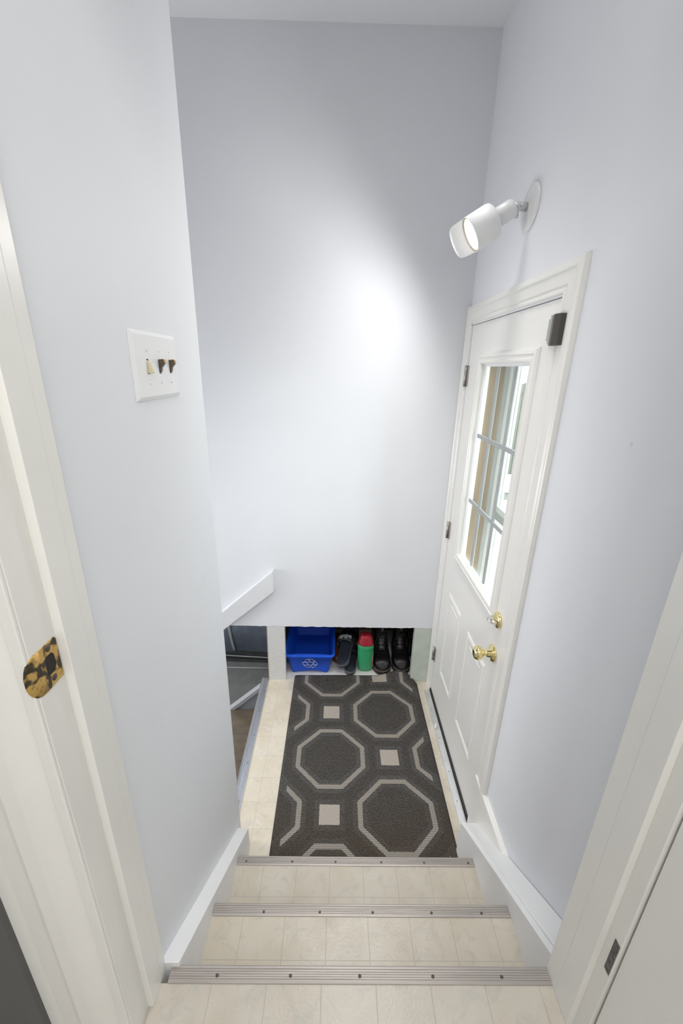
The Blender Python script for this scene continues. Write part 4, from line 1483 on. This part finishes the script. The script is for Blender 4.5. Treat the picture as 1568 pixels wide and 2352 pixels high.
# black bag bunched up at the back of the cubby
mb = MB()
bmesh.ops.create_icosphere(mb.bm, subdivisions=4, radius=1.0)
for v in mb.bm.verts:
    p = v.co.copy()
    k = 1+0.22*noise.noise(p*1.6+Vector((3, 1, 2)))+0.08*noise.noise(p*5)
    v.co = Vector((0.405+p.x*0.150*k, 2.735+p.y*0.11*k, 0.155+max(-0.985, p.z*k)*0.150))
for f in mb.bm.faces:
    f.smooth = True
tag(mb.build('nylon_bag', BAGM), 'black crumpled bag at the back of the cubby behind the boots', 'bag')
mb = MB()
bmesh.ops.create_icosphere(mb.bm, subdivisions=4, radius=1.0)
for v in mb.bm.verts:
    p = v.co.copy()
    k = 1+0.18*noise.noise(p*1.8+Vector((8, 1, 5)))+0.10*noise.noise(p*6)
    v.co = Vector((0.120+p.x*0.100*k, 2.775+p.y*0.085*k, 0.125+max(-0.985, p.z*k)*0.120))
for f in mb.bm.faces:
    f.smooth = True
tag(mb.build('leather_pouch', mat('dark_brown_leather', (0.045, 0.022, 0.014), 0.35, scale=12, var=0.3, bump=0.6, bscale=20)), 'dark brown leather bundle at the back of the cubby behind the sandals', 'bag')

# ================================================================== DOWN IN THE BASEMENT
# stairs going down to the left
bst = thing('basement_stairs', 'old brown wooden steps going down left of the landing', 'stairs', (-0.6, 1.7, -0.6))
for i in range(8):
    zt2 = -0.20-i*0.20
    xa = -0.458-i*0.225
    if xa-0.25 < -3.0:
        break
    MB().box((xa-0.250, 1.21, zt2-0.032), (xa, 2.118, zt2)).build('stair_tread', STAIRW, bst, 0.004)
mb = MB()
# wall side stringer, pale top edge slopes down to the left
mb.prism([(-0.457, 2.120, -0.028), (-2.2, 2.120, -0.028-1.743*0.90), (-2.2, 2.120, -0.33-1.743*0.90), (-0.457, 2.120, -0.30)], (0, 0.032, 0))
mb.build('stringer', STRGREY, bst)
mb = MB()
mb.prism([(-0.457, 2.108, -0.022), (-2.2, 2.108, -0.022-1.743*0.90), (-2.2, 2.108, -0.050-1.743*0.90), (-0.457, 2.108, -0.050)], (0, 0.046, 0))
o = mb.build('stringer_cap', TAPEW, bst)
# big dark blue fabric shelter with pale strips, standing on the basement floor
tn = thing('play_tent', 'dark blue fabric enclosure with pale seams standing in the basement', 'tent', (-1.2, 4.9, -1.8))
mb = MB()
rr_ = []
for j in range(15):
    z = -1.665+j*0.075
    bulge = 0.10*math.sin(PI*j/14)
    rr_.append([(-2.9+i*0.09, 4.62-bulge-0.02*noise.noise(Vector((i*0.5, j*0.35, 2)))*2-0.25*((-1.2+2.9-i*0.09)/1.7)**2*0+0.0, z) for i in range(30)])
mb.rings(rr_, closed=False)
mb.build('fabric_wall', NYLON, tn)
mb = MB()
pts_ = []
for j in range(15):
    t = j/14
    pts_.append((-1.285-0.045*math.sin(t*1.5), 4.60-0.10*math.sin(PI*t)-0.012, -1.665+t*1.05))
rr_ = [[(x-0.017, y, z), (x+0.017, y, z)] for x, y, z in pts_]
mb.rings(rr_, closed=False)
o = mb.build('seam_tape', TAPEW, tn)
so = o.modifiers.new('t', 'SOLIDIFY')
so.thickness = 0.003
MB().tube([(-2.9, 4.55, -1.66), (-1.6, 4.55, -1.675), (-0.8, 4.53, -1.70), (-0.5, 4.50, -1.71)], 0.028, 10).build('black_frame_tube', BLACKT, tn)
MB().tube([(-2.9, 4.535, -1.635), (-1.6, 4.53, -1.650), (-0.8, 4.51, -1.675), (-0.5, 4.48, -1.685)], 0.005, 8).build('pale_piping', TAPEW, tn)
MB().tube([(-2.9, 4.47, -1.79), (-0.5, 4.44, -1.79)], 0.011, 8).build('floor_pole', TAPEW, tn)

# ================================================================== OUTSIDE
struct(box('floor_lawn', (0.9, -6, -0.75), (30, 40, -0.60), GRASS), 'green lawn seen through the door window', 'floor')
dk = thing('deck', 'sunlit wooden deck boards outside the exterior door', 'deck', (2.5, 4.0, -0.15))
for i in range(45):
    y = 0.3+i*0.1425
    MB().box((0.82, y, -0.18), (4.6, y+0.136, -0.15)).build('deck_board', DECKW, dk, 0.003)
box('deck_frame', (0.82, 0.3, -0.58), (4.6, 6.68, -0.185), DECKW, dk)
fc = thing('garden_fence', 'pale grey green board fence beyond the lawn outside', 'fence', (5, 9.5, -0.6))
for i in range(42):
    MB().box((1.6+i*0.16, 9.5, -0.6), (1.6+i*0.16+0.150, 9.53, 1.62+0.02*(i % 2))).build('fence_board', FENCE, fc, 0.004)
for z in (0.0, 1.35):
    box('fence_rail', (1.6, 9.53, z), (8.3, 9.57, z+0.09), FENCE, fc)
pl = thing('garden_box', 'small grey planter box on the lawn outside', 'planter', (3.1, 7.7, -0.6))
MB().box((2.6, 7.45, -0.6), (3.7, 8.0, -0.22)).build('planter_body', PLANTER, pl, 0.01)
MB().prism([(2.55, 7.40, -0.22), (3.75, 7.40, -0.22), (3.75, 7.73, 0.02), (2.55, 7.73, 0.02)], (0, 0.02, 0.02)).build('planter_lid', PLANTER, pl)
